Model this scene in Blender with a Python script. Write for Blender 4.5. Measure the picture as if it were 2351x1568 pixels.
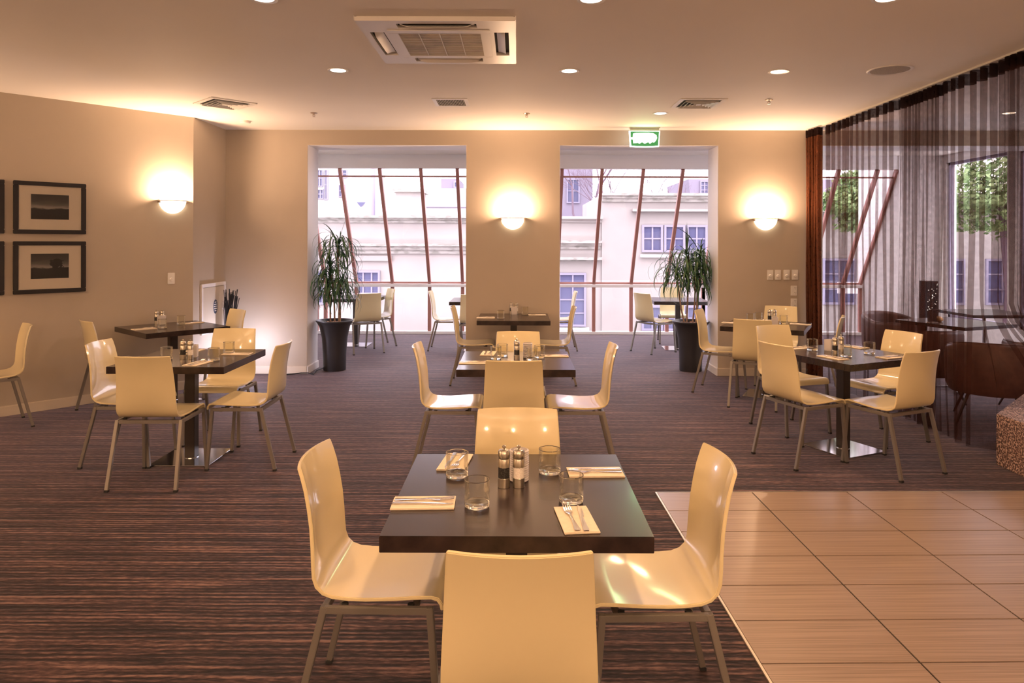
import bpy, bmesh, math, random
from math import pi, sin, cos, radians as R
from mathutils import Vector, Matrix
random.seed(7)
S = bpy.context.scene
COL = S.collection
for o in list(bpy.data.objects): bpy.data.objects.remove(o)

# ------------------------------------------------------------------ camera
F, CX, CY, ROLL, H = 1625.0, 1187.4, 555.4, 0.0028, 1.575
cam = bpy.data.cameras.new('camera'); co = bpy.data.objects.new('camera', cam); COL.objects.link(co)
cam.sensor_width = 36; cam.sensor_fit = 'HORIZONTAL'; cam.lens = F/2351*36
cam.shift_x = (1175.5-CX)/2351; cam.shift_y = -(784-CY)/2351
cam.clip_start = .05; cam.clip_end = 200
co.matrix_world = Matrix.Translation((0, 0, H)) @ Matrix.Rotation(pi/2, 4, 'X') @ Matrix.Rotation(ROLL, 4, 'Z')
S.camera = co
# ------------------------------------------------------------------ world, exposure
W = bpy.data.worlds.new('world'); S.world = W; W.use_nodes = True
bg = W.node_tree.nodes['Background']; bg.inputs[0].default_value = (.97, .885, 1.0, 1); bg.inputs[1].default_value = 6.0
S.view_settings.view_transform = 'Standard'; S.view_settings.look = 'None'
S.view_settings.exposure = 0.0; S.view_settings.gamma = 1.0; S.view_settings.use_curve_mapping = False
WARM = (1.0, .57, .31); PEACH = (1.0, .62, .38)
SUN = bpy.data.lights.new('sun_light', 'SUN'); SUN.energy = .9; SUN.angle = R(25); SUN.color = (1, .93, .97)
so = bpy.data.objects.new('sun_light', SUN); COL.objects.link(so); so.rotation_euler = (R(32), R(18), 0)
P_SPOT, P_SCONCE, P_REAR = 84, 31, 130

# ------------------------------------------------------------------ materials
def mat(name, col, rough=.5, metal=0, coat=0, spec=.5, emit=None, es=0, alpha=None):
    m = bpy.data.materials.new(name); m.use_nodes = True
    b = m.node_tree.nodes['Principled BSDF']
    b.inputs['Base Color'].default_value = (*col, 1); b.inputs['Roughness'].default_value = rough
    b.inputs['Metallic'].default_value = metal; b.inputs['Coat Weight'].default_value = coat
    b.inputs['Coat Roughness'].default_value = .08; b.inputs['Specular IOR Level'].default_value = spec
    if emit: b.inputs['Emission Color'].default_value = (*emit, 1); b.inputs['Emission Strength'].default_value = es
    return m
def nodes(m): return m.node_tree.nodes, m.node_tree.links, m.node_tree.nodes['Principled BSDF']
def noisecol(m, c1, c2, scale, stretch=(1, 1, 1), detail=4, lo=.35, hi=.65, coord='Object', bump=0, dist=.002, c3=None):
    n, l, b = nodes(m)
    tc = n.new('ShaderNodeTexCoord'); mp = n.new('ShaderNodeMapping'); mp.inputs['Scale'].default_value = stretch
    nz = n.new('ShaderNodeTexNoise'); nz.inputs['Scale'].default_value = scale; nz.inputs['Detail'].default_value = detail
    cr = n.new('ShaderNodeValToRGB'); e = cr.color_ramp.elements
    e[0].position = lo; e[0].color = (*c1, 1); e[1].position = hi; e[1].color = (*c2, 1)
    if c3: k = e.new((lo+hi)/2); k.color = (*c3, 1)
    l.new(tc.outputs[coord], mp.inputs[0]); l.new(mp.outputs[0], nz.inputs[0]); l.new(nz.outputs[0], cr.inputs[0]); l.new(cr.outputs[0], b.inputs['Base Color'])
    if bump:
        bp = n.new('ShaderNodeBump'); bp.inputs['Strength'].default_value = bump; bp.inputs['Distance'].default_value = dist
        l.new(nz.outputs[0], bp.inputs['Height']); l.new(bp.outputs[0], b.inputs['Normal'])
    return m
def thin_glass(name, tint=(1, 1, 1), refl=.9, rough=0.0):
    m = bpy.data.materials.new(name); m.use_nodes = True; n = m.node_tree.nodes; l = m.node_tree.links
    n.clear(); out = n.new('ShaderNodeOutputMaterial'); t = n.new('ShaderNodeBsdfTransparent'); g = n.new('ShaderNodeBsdfGlossy')
    t.inputs[0].default_value = (*tint, 1); g.inputs[0].default_value = (1, 1, 1, 1); g.inputs['Roughness'].default_value = rough
    f = n.new('ShaderNodeFresnel'); f.inputs[0].default_value = 1.45; mx = n.new('ShaderNodeMixShader'); mu = n.new('ShaderNodeMath'); mu.operation = 'MULTIPLY'
    mu.inputs[1].default_value = refl
    l.new(f.outputs[0], mu.inputs[0]); l.new(mu.outputs[0], mx.inputs[0]); l.new(t.outputs[0], mx.inputs[1]); l.new(g.outputs[0], mx.inputs[2]); l.new(mx.outputs[0], out.inputs[0])
    return m
M = {}
M['wall'] = noisecol(mat('wall_paint', (.6, .52, .42), .55, spec=.25), (.45, .390, .315), (.48, .415, .335), 1.2, bump=.04, dist=.001)
M['ceiling'] = noisecol(mat('ceiling_paint', (.80, .78, .74), .7, spec=.2), (.84, .80, .74), (.87, .83, .77), .8)
M['white'] = mat('white_paint', (.82, .80, .80), .45)
M['plastic'] = mat('white_plastic', (.80, .78, .74), .35)
M['plastic_dim'] = mat('cream_plastic', (.62, .58, .50), .4)
M['dark_slot'] = mat('dark_void', (.015, .014, .013), .8)
M['base'] = mat('skirting_paint', (.62, .55, .45), .4)
M['brown_frame'] = mat('mullion_paint', (.40, .19, .16), .45)
M['grey_metal'] = mat('satin_grey_tube', (.27, .25, .225), .40, .6)
M['chrome'] = mat('brushed_steel', (.62, .62, .64), .12, 1)
M['steel'] = noisecol(mat('brushed_mill', (.55, .5, .42), .28, 1), (.50, .46, .38), (.62, .57, .48), 120, (1, 1, .02), lo=.3, hi=.7)
M['black'] = mat('black_frame', (.016, .015, .018), .35)
M['rubber'] = mat('black_rubber', (.02, .02, .02), .6)
M['shell'] = mat('cream_lacquer', (.78, .68, .41), .30, coat=.9)
M['shell_edge'] = M['shell']
M['wenge'] = noisecol(mat('wenge_laminate', (.03, .02, .018), .25, coat=.15, spec=.35), (.040, .025, .022), (.018, .012, .011), 14, (1, 9, 1), bump=.08, dist=.0006)
M['column'] = mat('dark_column', (.045, .036, .03), .35, .3)
M['mat_board'] = mat('mount_board', (.82, .75, .64), .6)
M['napkin'] = noisecol(mat('paper_napkin', (.82, .72, .56), .8), (.80, .70, .55), (.85, .76, .60), 60, bump=.1, dist=.0004)
M['pepper'] = noisecol(mat('peppercorns', (.01, .01, .01), .5), (.004, .004, .004), (.09, .08, .07), 260, lo=.45, hi=.75)
M['salt'] = noisecol(mat('salt_crystals', (.8, .75, .7), .5), (.70, .65, .58), (.90, .86, .80), 260)
M['frost'] = mat('frosted_glass', (.86, .82, .80), .35); nodes(M['frost'])[2].inputs['Transmission Weight'].default_value = .35
M['pot'] = mat('charcoal_pot', (.035, .036, .045), .32)
M['soil'] = noisecol(mat('bark_chips', (.3, .15, .08), .9), (.18, .08, .04), (.50, .28, .16), 40)
M['stem'] = noisecol(mat('dracaena_stem', (.25, .17, .13), .8), (.20, .13, .10), (.36, .26, .20), 30)
M['leaf'] = noisecol(mat('dracaena_leaf', (.05, .12, .05), .4), (.022, .075, .035), (.06, .15, .06), 6)
M['leather'] = noisecol(mat('brown_leather', (.09, .04, .03), .45), (.085, .04, .03), (.13, .06, .045), 9, bump=.2, dist=.001)
M['bread'] = mat('bread_crust', (.5, .28, .12), .7)
M['pane'] = thin_glass('window_glass', (.97, .97, .98), .6)
M['pane_pic'] = thin_glass('picture_glass', (1, 1, 1), .9)
M['sprinkler'] = mat('sprinkler_metal', (.5, .4, .33), .3, 1)
M['lamp_on'] = mat('lamp_glass_lit', (1, 1, 1), .4, emit=(1, .80, .55), es=6)
M['down_on'] = mat('downlight_lit', (1, 1, 1), .4, emit=(1, .84, .66), es=7)
M['exit_white'] = mat('exit_white_lit', (1, 1, 1), .4, emit=(.95, 1, .93), es=2.4)
M['exit_green'] = mat('exit_green_lit', (.01, .12, .03), .4, emit=(.08, .42, .12), es=.6)
M['stick'] = mat('black_twig', (.012, .012, .016), .5)
M['uplight'] = mat('uplight_lit', (1, 1, 1), .4, emit=(.9, .85, 1), es=8)
M['sign_blue'] = mat('dark_blue_sticker', (.02, .04, .09), .4)
M['pink'] = mat('pink_sign', (.75, .03, .16), .5)
M['grille'] = noisecol(mat('filter_mesh', (.40, .30, .18), .6), (.42, .32, .19), (.20, .15, .10), 5, lo=.45, hi=.62)
# carpet: ribs along X, uneven in tone
m = mat('striped_carpet', (.05, .03, .03), .75, spec=.25); n, l, b = nodes(m); M['carpet'] = m
tc = n.new('ShaderNodeTexCoord')
def nz(scale, stretch, detail=3, dist=0):
    mp = n.new('ShaderNodeMapping'); mp.inputs['Scale'].default_value = stretch; l.new(tc.outputs['Object'], mp.inputs[0])
    k = n.new('ShaderNodeTexNoise'); k.inputs['Scale'].default_value = scale; k.inputs['Detail'].default_value = detail; k.inputs['Distortion'].default_value = dist
    l.new(mp.outputs[0], k.inputs[0]); return k
a1 = nz(1, (1.6, 40, 1), 2); a2 = nz(1, (22, 90, 1), 3); a3 = nz(.7, (1, 1, 1), 3); wob = nz(3, (1, 1.5, 1), 2)
def mth(op, x, y=None, z=None):
    k = n.new('ShaderNodeMath'); k.operation = op
    for i, q in enumerate((x, y, z)):
        if q is None: continue
        if isinstance(q, (int, float)): k.inputs[i].default_value = q
        else: l.new(q, k.inputs[i])
    return k.outputs[0]
sp = n.new('ShaderNodeSeparateXYZ'); l.new(tc.outputs['Object'], sp.inputs[0])
yy = mth('MULTIPLY_ADD', wob.outputs[0], .022, sp.outputs[1])
r1 = mth('SINE', mth('MULTIPLY', yy, 2*pi/.0285)); r2 = mth('SINE', mth('MULTIPLY', yy, 2*pi/.171)); r3 = mth('SINE', mth('MULTIPLY', yy, 2*pi/.057+.4))
v = mth('MULTIPLY_ADD', r1, .085, .5); v = mth('MULTIPLY_ADD', r2, .035, v); v = mth('MULTIPLY_ADD', r3, .04, v)
v = mth('MULTIPLY_ADD', mth('SUBTRACT', a1.outputs[0], .5), .75, v); v = mth('MULTIPLY_ADD', mth('SUBTRACT', a2.outputs[0], .5), .55, v)
class _O: pass
mx = _O(); mx.outputs = [v]
cr = n.new('ShaderNodeValToRGB'); e = cr.color_ramp.elements
e[0].position = .30; e[0].color = (.004, .0025, .003, 1); e[1].position = .72; e[1].color = (.20, .120, .102, 1)
k = e.new(.44); k.color = (.015, .009, .010, 1); k = e.new(.58); k.color = (.070, .038, .036, 1)
l.new(v, cr.inputs[0])
mc = n.new('ShaderNodeMix'); mc.data_type = 'RGBA'; mc.blend_type = 'MULTIPLY'; mc.inputs[0].default_value = .5
c2 = n.new('ShaderNodeValToRGB'); c2.color_ramp.elements[0].position = .35; c2.color_ramp.elements[0].color = (.6, .6, .6, 1); c2.color_ramp.elements[1].position = .65
l.new(a3.outputs[0], c2.inputs[0]); l.new(cr.outputs[0], mc.inputs[6]); l.new(c2.outputs[0], mc.inputs[7]); l.new(mc.outputs[2], b.inputs['Base Color'])
bp = n.new('ShaderNodeBump'); bp.inputs['Strength'].default_value = .55; bp.inputs['Distance'].default_value = .006
l.new(mx.outputs[0], bp.inputs['Height']); l.new(bp.outputs[0], b.inputs['Normal'])
b.inputs['Sheen Weight'].default_value = .42; b.inputs['Sheen Tint'].default_value = (.85, .75, .9, 1); b.inputs['Sheen Roughness'].default_value = .28
M['tile'] = noisecol(mat('linen_tile', (.5, .42, .35), .30, spec=.5), (.225, .168, .130), (.35, .265, .21), 3, (.5, 62, 1), 3, .38, .62, bump=.05, dist=.0006)
M['grout'] = mat('dark_grout', (.03, .024, .02), .9)
M['strip'] = mat('edge_strip', (.65, .6, .5), .35, .8)
M['terrazzo'] = noisecol(mat('speckled_stone', (.2, .12, .1), .6), (.055, .032, .030), (.55, .40, .32), 85, detail=2, lo=.42, hi=.60, c3=(.20, .11, .09))
# sheer fabric
def fabric(name, col, tr, c2=(.5, .2, .1)):
    m = bpy.data.materials.new(name); m.use_nodes = True; n = m.node_tree.nodes; l = m.node_tree.links; n.clear()
    out = n.new('ShaderNodeOutputMaterial'); t = n.new('ShaderNodeBsdfTransparent'); d = n.new('ShaderNodeBsdfDiffuse'); tl = n.new('ShaderNodeBsdfTranslucent')
    t.inputs[0].default_value = (.98, .94, .92, 1)
    d.inputs[0].default_value = (*col, 1); tl.inputs[0].default_value = (*[min(1, c*1.4) for c in col], 1)
    a = n.new('ShaderNodeMixShader'); a.inputs[0].default_value = .45; l.new(d.outputs[0], a.inputs[1]); l.new(tl.outputs[0], a.inputs[2])
    mxs = n.new('ShaderNodeMixShader'); l.new(t.outputs[0], mxs.inputs[1]); l.new(a.outputs[0], mxs.inputs[2])
    tc = n.new('ShaderNodeTexCoord'); mp = n.new('ShaderNodeMapping'); mp.inputs['Scale'].default_value = (6, 60, 14)
    k = n.new('ShaderNodeTexNoise'); k.inputs['Scale'].default_value = 2; k.inputs['Detail'].default_value = 3
    mr = n.new('ShaderNodeMapRange'); mr.inputs[1].default_value = .35; mr.inputs[2].default_value = .65
    mr.inputs[3].default_value = max(0, 1-tr-.05); mr.inputs[4].default_value = min(1, 1-tr+.05)
    l.new(tc.outputs['Object'], mp.inputs[0]); l.new(mp.outputs[0], k.inputs[0]); l.new(k.outputs[0], mr.inputs[0])
    l.new(mr.outputs[0], mxs.inputs[0]); l.new(mxs.outputs[0], out.inputs[0])
    return m
M['sheer'] = fabric('sheer_brown', (.052, .020, .013), .65)
M['sheer_tape'] = fabric('header_tape', (.022, .012, .010), .10)
M['sheer_dense'] = fabric('gathered_brown', (.12, .042, .020), .15)
# outside
M['stucco'] = noisecol(mat('cream_stucco', (.78, .72, .68), .85), (.325, .292, .275), (.375, .338, .315), .8, bump=.1, dist=.01)
M['stucco_w'] = mat('white_render', (.52, .50, .51), .85)
M['stucco_g'] = mat('lilac_render', (.24, .21, .27), .85)
M['moss'] = noisecol(mat('weathered_cornice', (.6, .55, .5), .9), (.24, .225, .20), (.37, .34, .315), 5, (1, 1, 3), lo=.38, hi=.55)
M['win_frame'] = mat('lilac_window_frame', (.27, .245, .33), .6)
M['win_glass'] = mat('far_window_glass', (.085, .085, .17), .25)
M['win_blind'] = mat('window_blind', (.35, .27, .30), .5)
M['asphalt'] = noisecol(mat('street_paving', (.35, .33, .34), .9), (.20, .185, .20), (.28, .27, .28), 2)
M['bark'] = mat('bare_bark', (.16, .11, .14), .9)
M['foliage'] = noisecol(mat('street_foliage', (.2, .35, .12), .7), (.10, .20, .06), (.34, .44, .20), 2)

# ------------------------------------------------------------------ mesh helpers
class MB:
    def __init__(s): s.v = []; s.f = []; s.mi = []; s.cur = 0
    def add(s, vs, fs):
        k = len(s.v); s.v += [tuple(v) for v in vs]; s.f += [tuple(i+k for i in f) for f in fs]; s.mi += [s.cur]*len(fs); return s
    def box(s, x0, x1, y0, y1, z0, z1, mtx=None):
        vs = [Vector(p) for p in ((x0,y0,z0),(x1,y0,z0),(x1,y1,z0),(x0,y1,z0),(x0,y0,z1),(x1,y0,z1),(x1,y1,z1),(x0,y1,z1))]
        if mtx: vs = [mtx @ v for v in vs]
        return s.add(vs, [(0,3,2,1),(4,5,6,7),(0,1,5,4),(1,2,6,5),(2,3,7,6),(3,0,4,7)])
    def prism(s, poly, z0, z1):
        k = len(poly); a = sum(poly[i][0]*poly[(i+1)%k][1]-poly[(i+1)%k][0]*poly[i][1] for i in range(k))
        if a < 0: poly = poly[::-1]
        vs = [(p[0], p[1], z0) for p in poly]+[(p[0], p[1], z1) for p in poly]
        return s.add(vs, [tuple(range(k-1, -1, -1)), tuple(range(k, 2*k))]+[(i, (i+1)%k, (i+1)%k+k, i+k) for i in range(k)])
    def beam(s, p, q, w, h, up=(0, 0, 1)):
        p, q = Vector(p), Vector(q); d = (q-p).normalized(); u = Vector(up)
        if abs(d.dot(u)) > .98: u = Vector((0, 1, 0))
        x = d.cross(u).normalized()*w/2; y = x.cross(d).normalized()*h/2
        vs = [p-x-y, p+x-y, p+x+y, p-x+y, q-x-y, q+x-y, q+x+y, q-x+y]
        return s.add(vs, [(0,3,2,1),(4,5,6,7),(0,1,5,4),(1,2,6,5),(2,3,7,6),(3,0,4,7)])
    def lathe(s, prof, n=24, c=(0, 0, 0), mtx=None, a0=0, a1=2*pi):
        full = abs(a1-a0-2*pi) < 1e-6; m_ = n if full else n+1; vs = []
        for r, z in prof:
            for i in range(m_):
                a = a0+(a1-a0)*i/n; v = Vector((c[0]+r*cos(a), c[1]+r*sin(a), c[2]+z)); vs.append(mtx @ v if mtx else v)
        fs = []
        for j in range(len(prof)-1):
            for i in range(n):
                i2 = (i+1) % m_ if full else i+1
                fs.append((j*m_+i, j*m_+i2, (j+1)*m_+i2, (j+1)*m_+i))
        if full and prof[0][0] > 1e-5: fs.append(tuple(range(m_-1, -1, -1)))
        if full and prof[-1][0] > 1e-5: fs.append(tuple((len(prof)-1)*m_+i for i in range(m_)))
        return s.add(vs, fs)
    def tube(s, pts, r, n=6, r2=None):
        pts = [Vector(p) for p in pts]; k = len(pts); vs = []
        for i, p in enumerate(pts):
            d = (pts[min(i+1, k-1)]-pts[max(i-1, 0)]).normalized(); u = Vector((0, 0, 1)) if abs(d.z) < .95 else Vector((1, 0, 0))
            x = d.cross(u).normalized(); y = x.cross(d); rr = r if r2 is None else r+(r2-r)*i/(k-1)
            vs += [p+(x*cos(2*pi*j/n)+y*sin(2*pi*j/n))*rr for j in range(n)]
        fs = [(i*n+j, i*n+(j+1)%n, (i+1)*n+(j+1)%n, (i+1)*n+j) for i in range(k-1) for j in range(n)]
        fs += [tuple(range(n-1, -1, -1)), tuple((k-1)*n+j for j in range(n))]
        return s.add(vs, fs)
    def grid(s, P):
        R_, C_ = len(P), len(P[0]); vs = [p for row in P for p in row]
        return s.add(vs, [(i*C_+j, i*C_+j+1, (i+1)*C_+j+1, (i+1)*C_+j) for i in range(R_-1) for j in range(C_-1)])
    def mesh(s, name, mats, smooth=False, bevel=0, solid=0, ang=35, merge=False, seg=2):
        bm = bmesh.new(); bv = [bm.verts.new(v) for v in s.v]
        for f, mi in zip(s.f, s.mi):
            try: q = bm.faces.new([bv[i] for i in f]); q.material_index = mi
            except ValueError: pass
        if merge: bmesh.ops.remove_doubles(bm, verts=bm.verts, dist=1e-5)
        bmesh.ops.recalc_face_normals(bm, faces=bm.faces)
        if solid: bmesh.ops.solidify(bm, geom=bm.faces[:], thickness=solid)
        if bevel:
            es = [e for e in bm.edges if len(e.link_faces) == 2 and e.calc_face_angle(0) > .6]
            bmesh.ops.bevel(bm, geom=es, offset=bevel, segments=seg, affect='EDGES', clamp_overlap=True)
        me = bpy.data.meshes.new(name); bm.to_mesh(me); bm.free()
        for m_ in (mats if isinstance(mats, (list, tuple)) else [mats]): me.materials.append(m_)
        if smooth or bevel:
            for p in me.polygons: p.use_smooth = True
            me.set_sharp_from_angle(angle=R(ang))
        return me
    def build(s, name, mats, parent=None, **kw):
        return obj(name, s.mesh(name, mats, **kw), parent)
def obj(name, me, parent=None, loc=None, rot=None):
    o = bpy.data.objects.new(name, me); COL.objects.link(o)
    if parent: o.parent = parent
    if loc: o.location = loc
    if rot: o.rotation_euler = rot
    return o
def tag(o, label=None, cat=None, group=None, kind=None):
    if label: o['label'] = label
    if cat: o['category'] = cat
    if group: o['group'] = group
    if kind: o['kind'] = kind
    return o
def thing(name, label, cat, loc=(0, 0, 0), rz=0, group=None):
    o = bpy.data.objects.new(name, None); COL.objects.link(o); o.location = loc; o.rotation_euler = (0, 0, rz); o.empty_display_size = .1
    return tag(o, label, cat, group)
KIDS = {}
def copy_tree(o, parent=None):
    c = o.copy(); COL.objects.link(c); c.parent = parent
    for ch in o.children: copy_tree(ch, c)
    return c
def struct(mb, name, mats, parent=None, **kw):
    o = mb.build(name, mats, parent, **kw)
    if not parent: o['kind'] = 'structure'
    return o
def at(px, py, z):                                # image point -> world point on the plane of height z
    u, v = px-CX, py-CY; u, v = cos(ROLL)*u+sin(ROLL)*v, -sin(ROLL)*u+cos(ROLL)*v
    Y = F*(H-z)/v; return u/F*Y, Y

# ------------------------------------------------------------------ room shell
MS = -.0108
def bw(x): return 8.386+MS*x                       # face of the back wall
HC, HO = 2.90, 2.722
XL, XP1, XP2, XR, XR3 = -2.496, -.604, .501, 2.375, 3.60
TH = .437
fl = MB().box(-8, 6.54, -3.6, 12.12, -.08, 0); FLOOR = struct(fl, 'floor', M['carpet'])
ce = MB().box(-8, 6.7, -3.7, 8.85, HC, HC+.12).box(-3.6, 6.7, 8.80, 11.0, HC+.02, HC+.14); struct(ce, 'ceiling', M['ceiling'])
wb = MB()
def seg(x0, x1, z0, z1): wb.prism([(x0, bw(x0)), (x1, bw(x1)), (x1, bw(x1)+TH), (x0, bw(x0)+TH)], z0, z1)
seg(-3.60, XL, 0, HC); seg(XP1, XP2, 0, HC); seg(XR, XR3, 0, HC)
seg(XL, XP1, HO, HC); seg(XP2, XR, HO, HC); seg(XR3, 6.54, HO, HC)
struct(wb, 'wall_back', M['wall'])
# white reveals lining the openings
t = MB()
for a in (XL, XR, XP1, XP2, XR3):
    s_ = 1 if a in (XL, XP2) else -1
    if a == XR3: s_ = 1
    x0, x1 = sorted((a, a+s_*.004)); t.box(x0, x1, bw(a)+.004, bw(a)+TH+.004, 0, HO)
for a, b_ in ((XL, XP1), (XP2, XR), (XR3, 6.54)):
    t.prism([(a, bw(a)+.004), (b_, bw(b_)+.004), (b_, bw(b_)+TH+.004), (a, bw(a)+TH+.004)], HO-.004, HO)
t.prism([(-3.6, bw(-3.6)+TH+.004), (XL, bw(XL)+TH+.004), (XL, bw(XL)+TH), (-3.6, bw(-3.6)+TH)], 0, HC)
t.prism([(XR, bw(XR)+TH+.004), (XR3, bw(XR3)+TH+.004), (XR3, bw(XR3)+TH), (XR, bw(XR)+TH)], 0, HC)
t.prism([(XP1, bw(XP1)+TH+.004), (XP2, bw(XP2)+TH+.004), (XP2, bw(XP2)+TH), (XP1, bw(XP1)+TH)], 0, HC)
struct(t, 'trim_1', M['white'])
# left side: short return, then the diagonal wall
A0, A1 = Vector((-3.472, 7.585)), Vector((-4.613, 6.322)); WD = (A0-A1).normalized(); WN = Vector((WD.y, -WD.x))   # WN into the room
AE = A1-WD*3.6
wl = MB().prism([A0, AE, AE-WN*.2, A0-WN*.2], 0, HC); struct(wl, 'wall_left', M['wall'])
struct(MB().prism([(-3.472, 7.585), (-3.60, 7.50), (-3.60, 8.44), (-3.472, 8.44)], 0, HC), 'wall_left_return', M['wall'])
struct(MB().prism([AE, (AE.x, -3.5), (AE.x-.15, -3.5), (AE.x-.15, AE.y)], 0, HC), 'wall_left_front', M['wall'])
struct(MB().box(-8, 6.7, -3.65, -3.5, 0, HC), 'wall_front', M['wall'])
WZ = 13.0
# baseboards
bb = MB()
def board(p, q, n_, h=.085, d=.014):
    p, q, n_ = Vector(p), Vector(q), Vector(n_); bb.prism([p, q, q+n_*d, p+n_*d], 0, h); bb.prism([p, q, q+n_*(d-.004), p+n_*(d-.004)], h, h+.006)
board(A0, AE, WN); struct(bb, 'baseboard_left', M['base'], bevel=.002)
bb = MB(); board((-3.472, 7.585), (-3.472, 8.42), (1, 0)); board((-3.472, bw(-3.472)), (XL, bw(XL)), (0, -1)); board((XP1, bw(XP1)), (XP2, bw(XP2)), (0, -1)); board((XR, bw(XR)), (XR3, bw(XR3)), (0, -1))
struct(bb, 'baseboard_back', M['base'], bevel=.002)
bb = MB(); board((XL+.004, bw(XL)-.014), (XL+.004, bw(XL)+TH+.01), (1, 0)); board((XR-.004, bw(XR)-.014), (XR-.004, bw(XR)+TH+.01), (-1, 0))
struct(bb, 'baseboard_reveals', M['white'], bevel=.002)
# sun room
YG, YT, ZR, ZT = 12.10, 10.94, .87, 2.71
struct(MB().box(-3.6, -3.45, 8.82, 12.2, 0, HC+.02), 'wall_sunroom_left', M['white'])
struct(MB().box(5.88, 6.62, 10.90, 12.2, 0, HC+.02), 'wall_sunroom_right', M['white'])
struct(MB().box(-3.45, 5.88, 10.92, 11.05, ZT, HC+.02), 'trim_2', M['white'])
rw = MB().box(6.54, 6.70, -3.5, 5.9, 0, HC+.02).box(6.54, 6.70, 5.9, 10.9, 0, .45).box(6.54, 6.70, 5.9, 10.9, 2.8, HC+.02)
for a, b_ in ((5.9, 6.1), (7.7, 7.9), (9.25, 9.45), (10.8, 10.9)): rw.box(6.54, 6.70, a, b_, .45, 2.8)
struct(rw, 'wall_right', M['white'])
# slanted glazing: each bay has a low pane, a slanted pane and a top pane
def ys(z): return YG-(YG-YT)*(z-ZR)/(ZT-ZR)
ZTR = 2.59
def glazing(name, xs):
    w = bpy.data.objects.new(name, None); COL.objects.link(w); w['kind'] = 'structure'
    for x in xs:
        mb = MB(); mb.beam((x, ys(ZR), ZR), (x, ys(ZT), ZT), .05, .07, (0, 1, 0)); mb.box(x-.028, x+.028, YG-.03, YG+.04, .03, ZR-.04)
        mb.build('mullion', M['brown_frame'], w, bevel=.003)
        if x != xs[0]:
            xm0, xm1 = xp+.026, x-.026
            MB().box(xm0, xm1, YG-.02, YG+.02, ZR-.01, ZR+.02).build('rail', M['brown_frame'], w)
            MB().box(xm0, xm1, ys(ZTR)-.015, ys(ZTR)+.015, ZTR-.012, ZTR+.012).build('transom', M['brown_frame'], w)
            for za, zb in ((ZR+.02, ZTR-.012), (ZTR+.012, ZT)):
                mb = MB(); mb.add([(xm0, ys(za), za), (xm1, ys(za), za), (xm1, ys(zb), zb), (xm0, ys(zb), zb)], [(0, 1, 2, 3)]); mb.build('pane', M['pane'], w)
            MB().add([(xm0, YG, .05), (xm1, YG, .05), (xm1, YG, ZR-.06), (xm0, YG, ZR-.06)], [(0, 1, 2, 3)]).build('pane', M['pane'], w)
        xp = x
    MB().box(xs[0], xs[-1], YG-.07, YG+.03, ZR-.065, ZR-.015).build('sill', M['white'], w, bevel=.004)
    MB().box(xs[0], xs[-1], YG-.05, YG+.06, 0, .05).build('sill', M['white'], w, bevel=.004)
glazing('window_1', [-3.42, -3.27, -2.745, -2.13, -1.495, -.93, -.39])
glazing('window_2', [-.388, .11, .69, 1.31, 1.948, 2.56, 3.18])
glazing('window_3', [3.182, 3.78, 4.37, 4.97, 5.57, 5.87])
for k, (a, b_) in enumerate(((6.1, 7.7), (7.9, 9.25), (9.45, 10.8))):
    w = bpy.data.objects.new('window_%d' % (4+k), None); COL.objects.link(w); w['kind'] = 'structure'
    mb = MB()
    for y0, y1, z0, z1 in ((a, a+.04, .45, 2.8), (b_-.04, b_, .45, 2.8), (a, b_, .45, .49), (a, b_, 2.76, 2.8)): mb.box(6.58, 6.64, y0, y1, z0, z1)
    mb.build('window_frame', M['win_frame'], w)
    MB().add([(6.61, a, .49), (6.61, b_, .49), (6.61, b_, 2.76), (6.61, a, 2.76)], [(0, 1, 2, 3)]).build('pane', M['pane'], w)

# tiled patch of floor
TX, TY, TR = .8791, 4.4354, .0176
TM = Matrix.Translation((TX, TY, 0)) @ Matrix.Rotation(TR, 4, 'Z')
NR, NC = 13, 7
o = struct(MB().box(0, .6*NC, -.3*NR, 0, .0002, .003), 'floor_screed', M['grout']); o.matrix_world = TM
fields = [MB().box(.0035, .5965, -.2965, -.0035, .003, .0075).mesh('floor_tile', M['tile'], bevel=.0008, seg=1)]
for i in range(NR):
    for j in range(NC):
        o = obj('floor_tile', fields[0], FLOOR); o.matrix_world = TM @ Matrix.Translation((j*.6, -i*.3, 0))
o = struct(MB().box(-.009, .001, -.3*NR, .009, 0, .008).box(.001, .6*NC, .001, .009, 0, .008), 'trim_3', M['strip']); o.matrix_world = TM

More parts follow.
